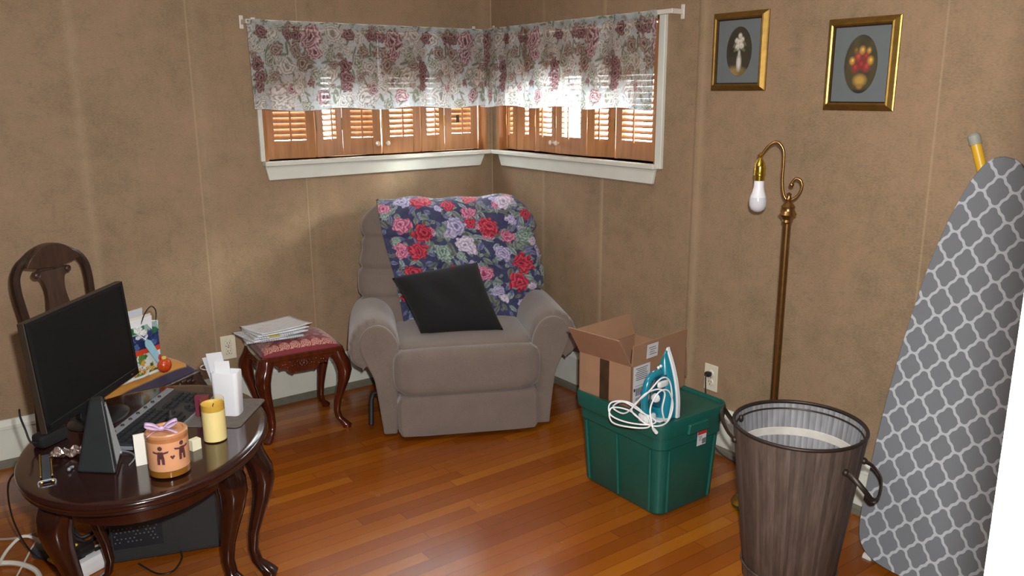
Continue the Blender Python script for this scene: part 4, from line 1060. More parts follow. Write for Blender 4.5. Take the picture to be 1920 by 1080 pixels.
# ------------------------------------------------------------------ computer tower under the table
pcz = math.atan2(-.104, .317)
pc = thing('computer_tower', 'black computer case with a perforated side panel under the oval table', 'computer', (-2.178, -1.165, 0), pcz)
M_PC = plain('charcoal_steel', srgb(36, 38, 40), .5, .0, var=.05)
bm = NEW(); box(bm, (0, .085, .185), (.345, .165, .355)); obj('case_body', bm, M_PC, pc, bevel=.006)
bm = NEW(); box(bm, (0, 0, .187), (.335, .006, .335)); pn = obj('side_panel', bm, M_PC, pc, bevel=.002)
bm = NEW(); box(bm, (-.085, -.0035, .17), (.155, .002, .22)); obj('vent_plate', bm, plain('dark_blue_vent', srgb(20, 24, 32), .4), pn, smooth=False)
M_DOT = plain('bright_vent_edges', srgb(116, 126, 134), .3, .5)
bm = NEW(); rr = random.Random(3)
for i in range(11):
    for j in range(5):
        if rr.random() < .75: box(bm, (-.155+i*.013+(j % 2)*.0065, -.005, .085+j*.012), (.0042, .001, .0042))
obj('vent_holes', bm, M_DOT, pn, smooth=False)
bm = NEW(); x = -.150
for k in range(14):
    if k in (5, 10): x += .008; continue
    h = .018 if k > 2 else .010
    box(bm, (x, -.0052, .162+.0006*k), (.004+.002*(k % 3 == 0), .001, h)); x += .0092
obj('label_print', bm, plain('white_print', srgb(206, 208, 208), .5), pn, smooth=False)
for x in (-.14, .14):
    bm = NEW(); box(bm, (x, .085, .004), (.03, .13, .008)); obj('foot', bm, M_BLACK, pc, bevel=.002)

# ------------------------------------------------------------------ cables on the floor
def cable(name, label, pts, r, mat, grp='cables on the floor', n=8, cat='cable'):
    bm = NEW(); tube(bm, smooth_path(pts, n), r, 8); return tag(obj(name, bm, mat), label, cat, grp)
M_CW = plain('white_cable', srgb(212, 210, 200), .45, var=.03); M_CB = plain('black_cable', srgb(24, 24, 24), .45); M_CY = plain('yellow_cable', srgb(206, 176, 50), .45); M_CG = plain('grey_cable', srgb(150, 144, 132), .5); M_CT = plain('teal_plug', srgb(38, 128, 104), .4)
cable('white_cable', 'thickest white cable, curling on the floor farthest from the tower', [(-2.80, -.92, .008), (-2.70, -.87, .010), (-2.62, -.90, .012), (-2.565, -.98, .012), (-2.55, -1.06, .010), (-2.56, -1.16, .010)], .0085, M_CW)
cable('white_cable', 'white cable arching above the thick cable to behind the table leg', [(-2.66, -.93, .02), (-2.62, -.84, .03), (-2.57, -.80, .045), (-2.53, -.82, .03), (-2.51, -.88, .012)], .0055, M_CW)
cable('grey_cable', 'thin pale cable running flat across the floor beyond the white loops', [(-2.78, -.60, .006), (-2.68, -.66, .006), (-2.58, -.72, .006), (-2.50, -.72, .006), (-2.46, -.80, .006)], .004, M_CG)
cable('thin_white_wire', 'thin white wire slanting down from behind the thick near table leg', [(-2.47, -.72, .02), (-2.53, -.80, .014), (-2.585, -.93, .008), (-2.62, -1.02, .006)], .003, M_CW)
cable('white_cable', 'white cable curving from behind the thick near table leg to the power strip', [(-2.44, -.84, .05), (-2.40, -.78, .09), (-2.36, -.78, .08), (-2.335, -.83, .03), (-2.30, -.90, .012), (-2.315, -1.0, .008), (-2.36, -1.05, .02)], .004, M_CW)
cable('thin_white_wire', 'white wire running down the inner side of the thick near table leg', [(-2.43, -.83, .05), (-2.44, -.90, .02), (-2.435, -.98, .008), (-2.42, -1.045, .02)], .0035, M_CW)
cable('yellow_cable', 'yellow cable end beside the dark grey connector box', [(-2.512, -.955, .012), (-2.495, -1.0, .010), (-2.485, -1.06, .008), (-2.49, -1.14, .008)], .006, M_CY)
cable('yellow_cable', 'yellow cable beside the white power strip', [(-2.43, -.98, .05), (-2.42, -1.01, .03), (-2.415, -1.06, .02), (-2.41, -1.12, .012)], .007, M_CY)
cable('yellow_plug', 'yellow cable tip high between the table legs', [(-2.418, -.66, .10), (-2.40, -.635, .135), (-2.385, -.62, .16)], .005, M_CY, n=4)
tp = thing('audio_plug', 'teal audio plug hanging with its cable between the table legs', 'plug', (-2.375, -.70, .10))
bm = NEW(); tube(bm, [(0, 0, 0), (.003, .002, .03), (.006, .004, .075)], [.010, .011, .008], 10); obj('plug_body', bm, M_CT, tp)
bm = NEW(); tube(bm, smooth_path([(-.008, -.002, -.03), (-.004, 0, -.01), (0, 0, 0)], 5), .005, 8); tube(bm, smooth_path([(.006, .004, .075), (.01, .01, .12), (.02, .02, .2)], 5), .003, 8); obj('cord', bm, M_CT, tp)
cable('thin_grey_wire', 'thin grey wire hanging beside the teal audio plug', [(-2.352, -.74, .07), (-2.340, -.71, .11), (-2.33, -.69, .16), (-2.32, -.68, .25)], .003, M_CG)
cable('black_cable', 'black cable coiled into a bundle between the table legs', [(-2.44, -.86, .02), (-2.40, -.80, .08), (-2.35, -.80, .09), (-2.34, -.88, .05), (-2.40, -.90, .03), (-2.42, -.84, .07), (-2.37, -.79, .06), (-2.33, -.84, .02), (-2.38, -.93, .02), (-2.43, -.93, .05), (-2.41, -.97, .03), (-2.35, -.93, .04), (-2.32, -.88, .03)], .007, M_CB, n=10)
cable('black_cable', 'thin black cable drooping in front of the black computer case', [(-2.27, -1.155, .006), (-2.235, -1.25, .005), (-2.19, -1.27, .005), (-2.145, -1.21, .006), (-2.14, -1.185, .02)], .003, M_CB)
cable('black_cable', 'thin black cord hanging from the table rim to the floor', [(-2.565, -1.22, .47), (-2.60, -1.16, .40), (-2.60, -1.05, .25), (-2.575, -.95, .10), (-2.545, -.92, .02), (-2.52, -.95, .012)], .0028, M_CB)
cable('brown_cable', 'thin dark wire lying on the floor beyond the black cable bundle', [(-2.36, -.66, .02), (-2.30, -.66, .012), (-2.25, -.60, .008)], .0028, plain('brown_wire', srgb(70, 46, 28), .6))
pl = thing('black_plug', 'black plug with a white tip beside the thin back table leg', 'plug', (-2.305, -.915, .035), math.radians(-20))
bm = NEW(); rbox(bm, (0, 0, 0), (.055, .026, .024), 5, 6); obj('plug_body', bm, M_CB, pl)
bm = NEW(); tube(bm, [(.027, 0, 0), (.034, 0, 0)], .006, 10); obj('plug_tip', bm, M_CW, pl)
pl = thing('black_plug', 'dark grey connector box beside the thick near table leg', 'connector', (-2.515, -.915, .022), math.radians(-50))
bm = NEW(); rbox(bm, (0, 0, 0), (.085, .045, .04), 5, 7); obj('connector_body', bm, plain('slate_plastic', srgb(56, 60, 64), .5), pl)
bm = NEW(); tube(bm, [(.042, .0, .002), (.056, 0, .0)], .008, 10); obj('connector_tip', bm, M_SILV, pl)
ps = thing('white_adapter', 'white power strip with a black plug at the bottom of the table legs', 'power strip', (-2.405, -1.085, 0), math.radians(25))
bm = NEW(); rbox(bm, (0, 0, .03), (.135, .07, .06), 6, 8); obj('strip_body', bm, plain('white_plastic', srgb(222, 222, 224), .35, var=.02), ps)
for x in (-.03, .03):
    bm = NEW(); box(bm, (x, 0, .0605), (.024, .022, .002)); obj('socket', bm, M_SLOT, ps, smooth=False)
bp = thing('black_plug', 'black plug pushed into the white power strip', 'plug', (-2.415, -1.085, .0615), math.radians(25))
bm = NEW(); rbox(bm, (0, 0, .018), (.06, .036, .036), 5, 5); obj('plug_body', bm, M_CB, bp)
bm = NEW(); tube(bm, smooth_path([(-.03, 0, .02), (-.05, .02, .025), (-.06, .06, .01), (-.03, .12, -.03)], 6), .005, 8); obj('cord', bm, M_CB, bp)
# ------------------------------------------------------------------ green storage tote
M_TOTE = plain('dark_green_plastic', srgb(18, 86, 76), .42, var=.05, scale=20, bump=.05)
to = thing('storage_tote', 'dark green lidded plastic storage tote on the floor beside the recliner', 'storage bin', (-.488, -1.765, 0))
TW, TD, TW0, TD0, TH = .355, .465, .312, .425, .365
def rr3r(w, d, r, z, ribs=0.0, n=6):
    return [Vector((x, y, z)) for x, y in rrect(w, d, r, n)]
bm = NEW()
loft(bm, [rr3r(TW0-.02, TD0-.02, .035, 0), rr3r(TW0, TD0, .04, .012), rr3r(TW0+(TW-TW0)*.6, TD0+(TD-TD0)*.6, .042, .27), rr3r(TW0+(TW-TW0)*.6+.012, TD0+(TD-TD0)*.6+.012, .045, .276), rr3r(TW, TD, .047, TH)])
obj('tote_body', bm, M_TOTE, to)
def sidept(s, f, z):
    t = z/TH; w = (TW0+(TW-TW0)*t)/2; d = (TD0+(TD-TD0)*t)/2
    return {'-x': (-w, f*d), 'x': (w, f*d), '-y': (f*w, -d), 'y': (f*w, d)}[s]
for s_, fs in (('-x', (-.78, .0, .78)), ('x', (-.78, 0, .78)), ('-y', (-.72, .72)), ('y', (-.72, .72))):
    for f in fs:
        bm = NEW(); tube(bm, [(*sidept(s_, f, z), z) for z in (.015, .10, .19, .268)], [.006, .007, .007, .005], 10); obj('rib', bm, M_TOTE, to)
bm = NEW()
loft(bm, [rr3r(TW+.010, TD+.010, .05, TH-.042), rr3r(TW+.020, TD+.020, .052, TH-.040), rr3r(TW+.030, TD+.030, .055, TH+.004), rr3r(TW+.022, TD+.022, .053, TH+.022), rr3r(TW+.006, TD+.006, .048, TH+.022), rr3r(TW-.006, TD-.006, .045, TH+.012), rr3r(TW-.05, TD-.05, .03, TH+.014)])
LID = obj('lid', bm, M_TOTE, to)
for s_ in (-1, 1):
    bm = NEW(); prism(bm, [(-.06, 0), (.06, 0), (.05, .04), (-.05, .04)], s_*(TD/2+.010), s_*(TD/2+.026), axes=(0, 2, 1), M=Matrix.Translation((0, 0, TH-.045))); obj('lid_latch', bm, M_TOTE, LID, bevel=.006)
# sticker with red band
bm = NEW(); MS = Matrix.Translation((.040, -(TD/2)*.985-.006, .282)) @ Matrix.Rotation(math.radians(3), 4, 'X')
box(bm, (0, 0, 0), (.048, .0015, .062), MS); SK = obj('sticker', bm, plain('white_sticker', srgb(216, 216, 220), .45), to, smooth=False)
bm = NEW(); box(bm, (0, -.0014, .022), (.048, .001, .017), MS); obj('red_band', bm, plain('red_ink', srgb(190, 44, 40), .5), SK, smooth=False)
bm = NEW()
for k in range(9): box(bm, (.003+.0023*k, -.0012, -.016), (.0012, .001, .022), MS)
for k in range(4): box(bm, (-.010+.004*(k % 2), -.0012, .006-.006*k*.9), (.02-.004*(k % 3), .001, .0016), MS)
obj('fine_print', bm, plain('grey_ink', srgb(110, 110, 118), .5), SK, smooth=False)
bm = NEW(); box(bm, (-.008, -.0013, .0225), (.026, .001, .005), MS); obj('white_lettering', bm, plain('pale_ink', srgb(226, 190, 186), .5), SK, smooth=False)
ZL = TH+.015

# ------------------------------------------------------------------ cardboard box
M_CARD = plain('corrugated_cardboard', srgb(152, 116, 90), .85, var=.06, scale=12, bump=.1)
M_CARDI = plain('cardboard_inside', srgb(128, 98, 72), .9, var=.08, scale=12)
cb = thing('cardboard_box', 'open brown cardboard box with raised flaps on the green tote', 'box', (-.482, -1.660, ZL), math.radians(7))
bw, bd, bh, th = .345, .262, .165, .004
bm = NEW()
box(bm, (0, 0, .003), (bw, bd, .006))
for c, s_ in (((0, -bd/2+th/2, bh/2), (bw, th, bh)), ((0, bd/2-th/2, bh/2), (bw, th, bh)), ((-bw/2+th/2, 0, bh/2), (th, bd, bh)), ((bw/2-th/2, 0, bh/2), (th, bd, bh))): box(bm, c, s_)
obj('box_body', bm, M_CARD, cb, smooth=False)
def flap(side, ln, ang, sk=0.0):
    """hinged on a top edge; ang from straight up, positive outwards"""
    w = {'-x': bd, 'x': bd, '-y': bw, 'y': bw}[side]
    Mx = {'-x': Matrix.Translation((-bw/2, 0, bh)) @ Matrix.Rotation(-PI/2, 4, 'Z'), 'x': Matrix.Translation((bw/2, 0, bh)) @ Matrix.Rotation(PI/2, 4, 'Z'), '-y': Matrix.Translation((0, -bd/2, bh)), 'y': Matrix.Translation((0, bd/2, bh)) @ Matrix.Rotation(PI, 4, 'Z')}[side]
    bm = NEW(); prism(bm, [(-w/2+.002, 0), (w/2-.002, 0), (w/2-.004+sk, ln), (-w/2+.004+sk, ln)], 0, th, axes=(0, 2, 1), M=Mx @ Matrix.Rotation(ang, 4, 'X'))
    return obj('flap', bm, M_CARD, cb, smooth=False)
F1 = flap('-x', .135, math.radians(32)); F2 = flap('-y', .080, math.radians(3)); F3 = flap('y', .090, math.radians(20), .0); F4 = flap('x', .125, math.radians(172))
M_TAPE = plain('brown_packing_tape', srgb(62, 48, 34), .3, var=.2, scale=20)
bm = NEW(); box(bm, (-bw/2-.0006, -.0, bh*.5), (.0012, .046, bh*.98)); obj('tape', bm, M_TAPE, cb, smooth=False)
M_LAB = plain('white_label', srgb(208, 208, 214), .5, var=.02); M_INK = plain('black_ink', srgb(52, 52, 60), .6)
bm = NEW(); box(bm, (-bw/2+.062, -bd/2-.0006, .086), (.098, .0012, .148)); L1 = obj('shipping_label', bm, M_LAB, cb, smooth=False)
bm = NEW(); rr = random.Random(12); x0 = -bw/2+.062; yk = -bd/2-.0014
for r_ in range(7): box(bm, (x0-.004+.006*rr.random(), yk, .150-.0075*r_), (.05+.03*rr.random(), .0005, .0022))
for k in range(16): box(bm, (x0-.035+.0046*k, yk, .058), (.0016+.0014*rr.random(), .0005, .030))
for k in range(14): box(bm, (x0-.034+.0048*k, yk, .028), (.0014+.0016*rr.random(), .0005, .014))
box(bm, (x0+.037, yk, .094), (.012, .0005, .012)); box(bm, (x0-.043, yk, .068), (.009, .0005, .012))
box(bm, (x0, yk, .082), (.08, .0005, .0012)); obj('label_print', bm, M_INK, L1, smooth=False)
bm = NEW(); MF = Matrix.Translation((0, -bd/2, bh)) @ Matrix.Rotation(math.radians(3), 4, 'X')
box(bm, (-.052, -.0006, .040), (.066, .0012, .055), MF); L2 = obj('small_label', bm, M_LAB, F2, smooth=False)
bm = NEW()
for r_ in range(4): box(bm, (-.054+.006*(r_ % 2), -.0014, .054-.009*r_), (.042-.006*(r_ % 3), .0005, .002), MF)
obj('label_print', bm, M_INK, L2, smooth=False)

# ------------------------------------------------------------------ steam iron standing on its heel
M_TEAL = plain('teal_plastic', srgb(20, 122, 142), .22, var=.04, Coat_Weight=.4)
M_TEALD = plain('dark_teal_plastic', srgb(14, 76, 98), .2, var=.05)
M_IW = plain('white_iron_plastic', srgb(226, 228, 230), .3, var=.02)
ir = thing('clothes_iron', 'teal and white steam iron standing upright on the green tote lid', 'iron', (-.588, -1.925, ZL), 0)
# local: sole lies at +X side, tip up (+Z), handle towards -X ; rotate about Z
ir.rotation_euler.z = math.radians(6)
ILEN = .255
def sole_w(t):          # half width along length, t 0 heel .. 1 tip
    return .056*(1-max(0, (t-.15)/.85)**1.9) if t > .15 else .056
def iron_ring(t, x, k): return sole_w(t)*k
bm = NEW()
N = 24
outl = [(sole_w(i/N), ILEN*i/N) for i in range(N)]+[(0.002, ILEN)]; outl2 = outl+[(-a, z) for a, z in outl[::-1]]
prism(bm, outl2, .030, .036, axes=(1, 2, 0)); obj('soleplate', bm, plain('grey_soleplate', srgb(150, 154, 158), .25, .9), ir)
bm = NEW(); prism(bm, [(a*1.06, z*1.01) for a, z in outl2], .014, .031, axes=(1, 2, 0)); obj('white_skirt', bm, M_IW, ir, bevel=.004)
# upper body
bm = NEW(); rings = []
for i in range(22):
    t = i/21; z = .004+(ILEN-.012)*t; hw = max(.004, sole_w(t)*.92); dp = .060*(1-t)**.55+.004 if t > .0 else .062
    ring = []
    for k in range(16):
        a = -PI/2+PI*k/15
        ring.append(Vector((.016-dp*math.cos(a)**.8 if math.cos(a) > 0 else .016, hw*math.sin(a), z)))
    rings.append(ring)
loft(bm, rings); obj('body', bm, M_TEAL, ir)
bm = NEW(); rings = []
for i in range(12):
    t = i/11; z = .045+.12*t; hw = .0575*math.sin(min(1, .35+t*.55)*PI*.5)*(1-.55*t); 
    rings.append([Vector((.012-(.052*(1-.45*t))*math.cos(a)-.006, hw*math.sin(a)*1.0, z)) for a in [-PI*.32+PI*.64*k/10 for k in range(11)]])
loft(bm, rings, cap=False, closed=False); obj('water_tank', bm, M_TEALD, ir, solid=.006)
bm = NEW(); sec = smooth_path([(-.048, 0, .018), (-.088, 0, .030), (-.104, 0, .07), (-.100, 0, .120), (-.080, 0, .160), (-.045, 0, .172), (-.015, 0, .168)], 6)
tube(bm, sec, [.017 if q < 8 else .0145 for q in range(len(sec))], 12); HND = obj('handle', bm, M_TEAL, ir)
bm = NEW(); rbox(bm, (-.086, 0, .016), (.05, .05, .034), 6, 6); obj('heel', bm, M_IW, ir)
bm = NEW(); box(bm, (-.02, 0, .0035), (.10, .09, .007)); obj('heel_plate', bm, M_IW, ir, bevel=.003)
bm = NEW(); lathe(bm, [(.0001, .012), (.014, .011), (.017, .006), (.017, 0)], seg=24, M=Matrix.Translation((-.052, -.012, .085)) @ Matrix.Rotation(-PI/2, 4, 'Y')); obj('dial', bm, M_IW, ir)
for y, z in ((-.004, .196), (.006, .188)):
    bm = NEW(); ball(bm, (-.022, y, z), (.007, .006, .006), 10); obj('steam_button', bm, M_IW, ir)
# white cord bundled round the handle
cr = random.Random(2); pts = []
base = Vector((-.10, -.02, .05))
P = [(-.098, 0, .01), (-.13, -.01, .02), (-.15, .02, .06), (-.12, -.03, .13), (-.07, -.045, .172), (-.03, -.05, .155), (-.02, -.058, .09), (-.03, -.056, .02), (-.06, -.062, .012), (-.075, -.058, .06), (-.06, -.055, .115), (-.085, -.045, .135), (-.13, -.02, .12),
     (-.15, .02, .06), (-.15, .06, .03), (-.16, .10, .045), (-.15, .06, .075), (-.12, .00, .045), (-.10, -.05, .02), (-.13, -.035, .01), (-.17, .03, .012), (-.19, .085, .03), (-.17, .10, .065), (-.13, .05, .07), (-.11, -.02, .03), (-.14, -.05, .008), (-.19, .00, .008),
     (-.20, .07, .010), (-.18, .09, .05), (-.15, .03, .05), (-.13, -.03, .012), (-.10, -.07, .008), (-.05, -.072, .02), (-.025, -.066, .07), (-.05, -.062, .125), (-.09, -.05, .125), (-.12, -.04, .07), (-.135, -.065, .008)]
bm = NEW(); tube(bm, smooth_path(P, 7), .0030, 8); CRD = obj('cord', bm, M_IW, ir)
bm = NEW(); tube(bm, [(-.135, -.065, .008), (-.148, -.085, .0075), (-.156, -.098, .0075)], [.0045, .0075, .0065], 10); obj('plug', bm, M_IW, CRD)
bm = NEW(); rbox(bm, (-.062, -.047, .150), (.055, .014, .022), 5, 5); obj('cord_strap', bm, M_IW, ir)

# ------------------------------------------------------------------ brass floor lamp
M_BRASS = plain('antique_brass', srgb(158, 122, 74), .28, .95, var=.12, scale=50)
M_BRASSY = plain('bright_brass', srgb(206, 176, 70), .18, .95, var=.05)
lp = thing('floor_lamp', 'brass swan neck floor lamp with a bare bulb beside the basket', 'lamp', (-.245, -2.160, 0), math.radians(118))
bm = NEW(); lathe(bm, [(.130, 0), (.132, .008), (.124, .016), (.112, .018), (.106, .024), (.085, .028), (.05, .034), (.03, .045), (.02, .06), (.014, .08)], seg=56, cap=True); obj('base', bm, M_BRASSY, lp)
bm = NEW(); lathe(bm, [(.014, .075), (.014, 1.095)], seg=24, cap=True); obj('pole', bm, M_BRASS, lp)
bm = NEW(); lathe(bm, [(.0145, 1.09), (.019, 1.096), (.016, 1.104), (.020, 1.110), (.031, 1.122), (.026, 1.131), (.022, 1.140), (.024, 1.150), (.017, 1.160), (.008, 1.168), (.011, 1.176), (.007, 1.186), (.009, 1.194), (.0001, 1.2)], seg=32); obj('finial', bm, M_BRASS, lp)
# swan neck lies in local XZ; +X points to the lamp head
arm_ = smooth_path([(-.022, 0, 1.232), (-.016, 0, 1.228), (-.024, 0, 1.216), (-.034, 0, 1.226), (-.038, 0, 1.246), (-.022, 0, 1.258), (-.002, 0, 1.252), (-.046*0-.046, 0, 1.222)][0:0]+[(-.006, 0, 1.226), (-.008, 0, 1.236), (-.020, 0, 1.248), (-.036, 0, 1.240), (-.040, 0, 1.216), (-.026, 0, 1.186), (.000, 0, 1.172), (.018, 0, 1.190), (.026, 0, 1.24), (.026, 0, 1.30), (.030, 0, 1.345), (.050, 0, 1.370), (.074, 0, 1.362), (.092, 0, 1.340), (.103, 0, 1.322)], 8)
bm = NEW(); tube(bm, arm_, .0052, 10); ball(bm, (-.006, 0, 1.226), .009, 10); obj('swan_neck', bm, M_BRASS, lp)
HX = .104
bm = NEW(); lathe(bm, [(.0001, 1.334), (.006, 1.332), (.011, 1.325), (.006, 1.316), (.009, 1.310), (.014, 1.300), (.018, 1.290), (.0195, 1.283), (.0195, 1.262), (.0205, 1.260), (.0205, 1.254), (.018, 1.252), (.018, 1.236), (.0001, 1.235)], c=(HX, 0, 0), seg=28); obj('socket', bm, M_BRASSY, lp)
bm = NEW(); lathe(bm, [(.014, 1.240), (.0165, 1.236), (.018, 1.215), (.022, 1.195), (.028, 1.178)], c=(HX, 0, 0), seg=28); BB = obj('bulb', bm, plain('white_bulb_collar', srgb(228, 228, 232), .35, var=.01), lp)
bm = NEW(); lathe(bm, [(.0282, 1.178), (.0305, 1.165), (.030, 1.150), (.025, 1.136), (.014, 1.127), (.0001, 1.124)], c=(HX, 0, 0), seg=28); obj('bulb_dome', bm, plain('frosted_bulb', srgb(206, 206, 214), .15, var=.01), BB)

# ------------------------------------------------------------------ tall slatted basket
BX, BY = -.572, -2.490
bk_ = thing('waste_basket', 'tall brown slatted basket with dark metal handles and grey lining', 'basket', (BX, BY, 0), 0)
def slat_mat():
    b = NB('brown_slatted_wood'); co = b.coord(); x, y, z = b.xyz(co)
    an = b.math('ARCTAN2', y, x)
    k = b.math('MULTIPLY', an, 88/(2*PI)); fr = b.math('FRACT', k)
    w = b.node('ShaderNodeTexWhiteNoise', noise_dimensions='1D'); b.put(w.inputs['W'], b.math('FLOOR', k))
    gr = b.noise(b.mapping(co, (70, 70, 5)), 1.0, 4, .65)
    col = b.ramp(b.math('ADD', b.math('MULTIPLY', w.outputs['Value'], .28), b.math('MULTIPLY', gr, .72)), [(.25, srgb(58, 47, 41)), (.52, srgb(82, 68, 60)), (.8, srgb(106, 91, 82))])
    gap = b.math('LESS_THAN', fr, .06); col = b.mix(b.math('MULTIPLY', gap, .6), col, srgb(48, 38, 34))
    return b.done(b.bsdf(col, .7, 0, b.bump(b.math('SUBTRACT', gr, gap), .25, .003)))
M_SLAT = slat_mat(); M_IRON = plain('dark_bronze_iron', srgb(62, 54, 48), .45, .6)
M_LIN = NB('grey_slatted_lining'); b = M_LIN; co = b.coord(); x, y, z = b.xyz(co)
k = b.math('FRACT', b.math('MULTIPLY', b.math('ARCTAN2', y, x), 60/(2*PI))); g = b.noise(b.mapping(co, (60, 60, 6)), 1., 3)
col = b.ramp(b.math('ADD', b.math('MULTIPLY', g, .7), b.math('MULTIPLY', k, .3)), [(.3, srgb(112, 112, 116)), (.7, srgb(158, 158, 162))]); M_LIN = b.done(b.bsdf(col, .6))
R0, R1, HB = .142, .200, .53
bm = NEW(); lathe(bm, [(.0001, .012), (R0-.006, .012), (R0, .02), (R0+(R1-R0)*.5, .27), (R1, HB-.01), (R1-.001, HB-.004), (R1-.005, HB-.004)], seg=72); obj('slatted_body', bm, M_SLAT, bk_)
bm = NEW(); lathe(bm, [(R1-.006, HB-.006), (R0+(R1-R0)*.5-.007, .27), (R0-.007, .022), (.0001, .020)], seg=72); LNG = obj('lining', bm, M_LIN, bk_)
bm = NEW(); zz = .43; r_ = R0+(R1-R0)*(zz/HB)-.0068
lathe(bm, [(r_, zz-.014), (r_-.0012, zz-.013), (r_-.0002, zz+.013), (r_+.001, zz+.014)], seg=72); obj('pale_band', bm, plain('pale_band', srgb(206, 200, 192), .6), LNG)
bm = NEW(); tube(bm, [(math.cos(2*PI*i/72)*(R1-.002), math.sin(2*PI*i/72)*(R1-.002), HB) for i in range(72)], .0058, 10, closed=True); obj('rim', bm, M_IRON, bk_)
bm = NEW(); tube(bm, [(math.cos(2*PI*i/72)*(R1-.010), math.sin(2*PI*i/72)*(R1-.010), HB-.022) for i in range(72)], .003, 8, closed=True); obj('inner_hoop', bm, M_IRON, bk_)
bm = NEW(); lathe(bm, [(R0+.002, 0), (R0+.003, .035), (R0+.006, .048), (R0+.004, .050), (R0-.006, .04), (R0-.006, .0)], seg=72); tube(bm, [(math.cos(2*PI*i/72)*(R0+.007), math.sin(2*PI*i/72)*(R0+.007), .052) for i in range(72)], .0028, 8, closed=True); obj('foot_band', bm, M_SLAT, bk_)
for ang, zc, lift in ((math.radians(126), .478, 1), (math.radians(-84), .452, -1)):
    ca, sa = math.cos(ang), math.sin(ang); ta = Vector((-sa, ca, 0)); ra = Vector((ca, sa, 0)); sp_ = .058
    rr_ = R0+(R1-R0)*(zc/HB); sag = rr_-math.sqrt(rr_*rr_-sp_*sp_)
    if lift > 0: loop = [(-1, 0, 0), (-1.02, .020, .022), (-.86, .038, .050), (-.35, .046, .070), (.35, .046, .070), (.86, .038, .050), (1.02, .020, .022), (1, 0, 0)]
    else: loop = [(-1, 0, 0), (-1.04, .030, -.010), (-.92, .058, -.038), (-.36, .070, -.074), (.36, .070, -.074), (.92, .058, -.038), (1.04, .030, -.010), (1, 0, 0)]
    bm = NEW(); pts = smooth_path([ra*(rr_-sag+.004+y)+ta*x*sp_+Vector((0, 0, zc+z)) for x, y, z in loop], 7)
    N_ = len(pts); rings = []
    for i, p in enumerate(pts):                     # flat strap section
        t_ = (pts[min(N_-1, i+1)]-pts[max(0, i-1)]).normalized(); n_ = (p-(ra*(rr_*.6)+Vector((0, 0, zc)))); n_ = (n_-t_*n_.dot(t_)).normalized(); b_ = t_.cross(n_)
        rings.append([p+n_*.004*math.cos(q)+b_*.008*math.sin(q) for q in [2*PI*k/10 for k in range(10)]])
    loft(bm, rings); HN = obj('handle', bm, M_IRON, bk_)
    for s_ in (-1, 1):
        bm = NEW(); ball(bm, ra*(rr_-sag+.004)+ta*s_*sp_+Vector((0, 0, zc)), .011, 12); obj('handle_rivet', bm, M_IRON, HN)
        d_ = (ra*(rr_-sag)+ta*s_*sp_).normalized(); bm = NEW(); ball(bm, d_*(R1-.014)+Vector((0, 0, HB-.024)), (.009, .009, .013), 10); obj('inner_bracket', bm, M_IRON, bk_)

# ------------------------------------------------------------------ ironing board leaning on the wall
def trellis():
    b = NB('grey_trellis_cotton'); co = b.coord(); x, y, z = b.xyz(co)
    W, Hh = .098, .088
    px = b.math('MULTIPLY', y, 2*PI/W); pz = b.math('MULTIPLY', z, 2*PI/Hh)
    A = b.math('MULTIPLY', b.math('ADD', px, pz), .5); B_ = b.math('MULTIPLY', b.math('SUBTRACT', px, pz), .5)
    wob = lambda q: b.math('ADD', b.math('MULTIPLY', b.math('SINE', b.math('MULTIPLY', q, 2)), .16), b.math('MULTIPLY', b.math('SINE', b.math('MULTIPLY', q, 4)), -.12))
    la = b.math('ABSOLUTE', b.math('COSINE', b.math('ADD', A, wob(B_)))); lb = b.math('ABSOLUTE', b.math('COSINE', b.math('ADD', B_, wob(A))))
    ln = b.math('LESS_THAN', b.math('MINIMUM', la, lb), .21)
    wv = b.noise(co, 300, 2)
    base = b.mix(b.math('MULTIPLY', wv, .3), srgb(112, 115, 120), srgb(96, 99, 105))
    col = b.mix(ln, base, srgb(172, 176, 182))
    return b.done(b.bsdf(col, .85, 0, b.bump(wv, .1, .002)))
M_TRE = trellis(); M_METAL = plain('grey_board_metal', srgb(120, 122, 124), .4, .6)
YC = -2.760
ib = thing('ironing_board', 'tall ironing board in grey trellis cover leaning on the wall by the doorway', 'ironing board', (-.292, YC, .012), 0)
LEAN = math.atan2(.262, 1.335)
ML = Matrix.Rotation(LEAN, 4, 'Y')
hw = [(0, .0), (.002, .09), (.014, .145), (.042, .182), (.09, .201), (.20, .208), (.45, .205), (.66, .194), (.82, .180), (1.0, .157), (1.15, .126), (1.26, .092), (1.325, .060), (1.352, .032), (1.36, 0)]
sp_ = smooth_path([(h, z, 0) for z, h in hw], 6)
out = [(p.x, p.y) for p in sp_]; out = out+[(-a, z) for a, z in out[-2:0:-1]]
bm = NEW()
def ringx(x, k): return [ML @ Vector((x, a*(1-k/ .19 if 0 else 1)-math.copysign(min(abs(a), k), a), z+(k if z < .1 else (-k if z > 1.3 else 0)))) for a, z in out]
loft(bm, [ringx(-.010, .006), ringx(-.013, .002), ringx(-.010, 0), ringx(.006, 0), ringx(.012, .004)])
obj('padded_cover', bm, M_TRE, ib, auto=True)
bm = NEW(); loft(bm, [[ML @ Vector((x, a*.9, .03+z*.96)) for a, z in out] for x in (.013, .022)]); obj('board_deck', bm, M_METAL, ib, smooth=False)
for s_ in (-1, 1):
    bm = NEW(); tube(bm, [ML @ Vector((.034, s_*.10, .02)), ML @ Vector((.040, s_*.06, 1.1))], .010, 10); obj('leg', bm, M_METAL, ib)
bm = NEW(); tube(bm, [ML @ Vector((.032, .165, -.004)), ML @ Vector((.034, -.165, -.004))], .011, 10); FT = obj('foot_bar', bm, M_METAL, ib)
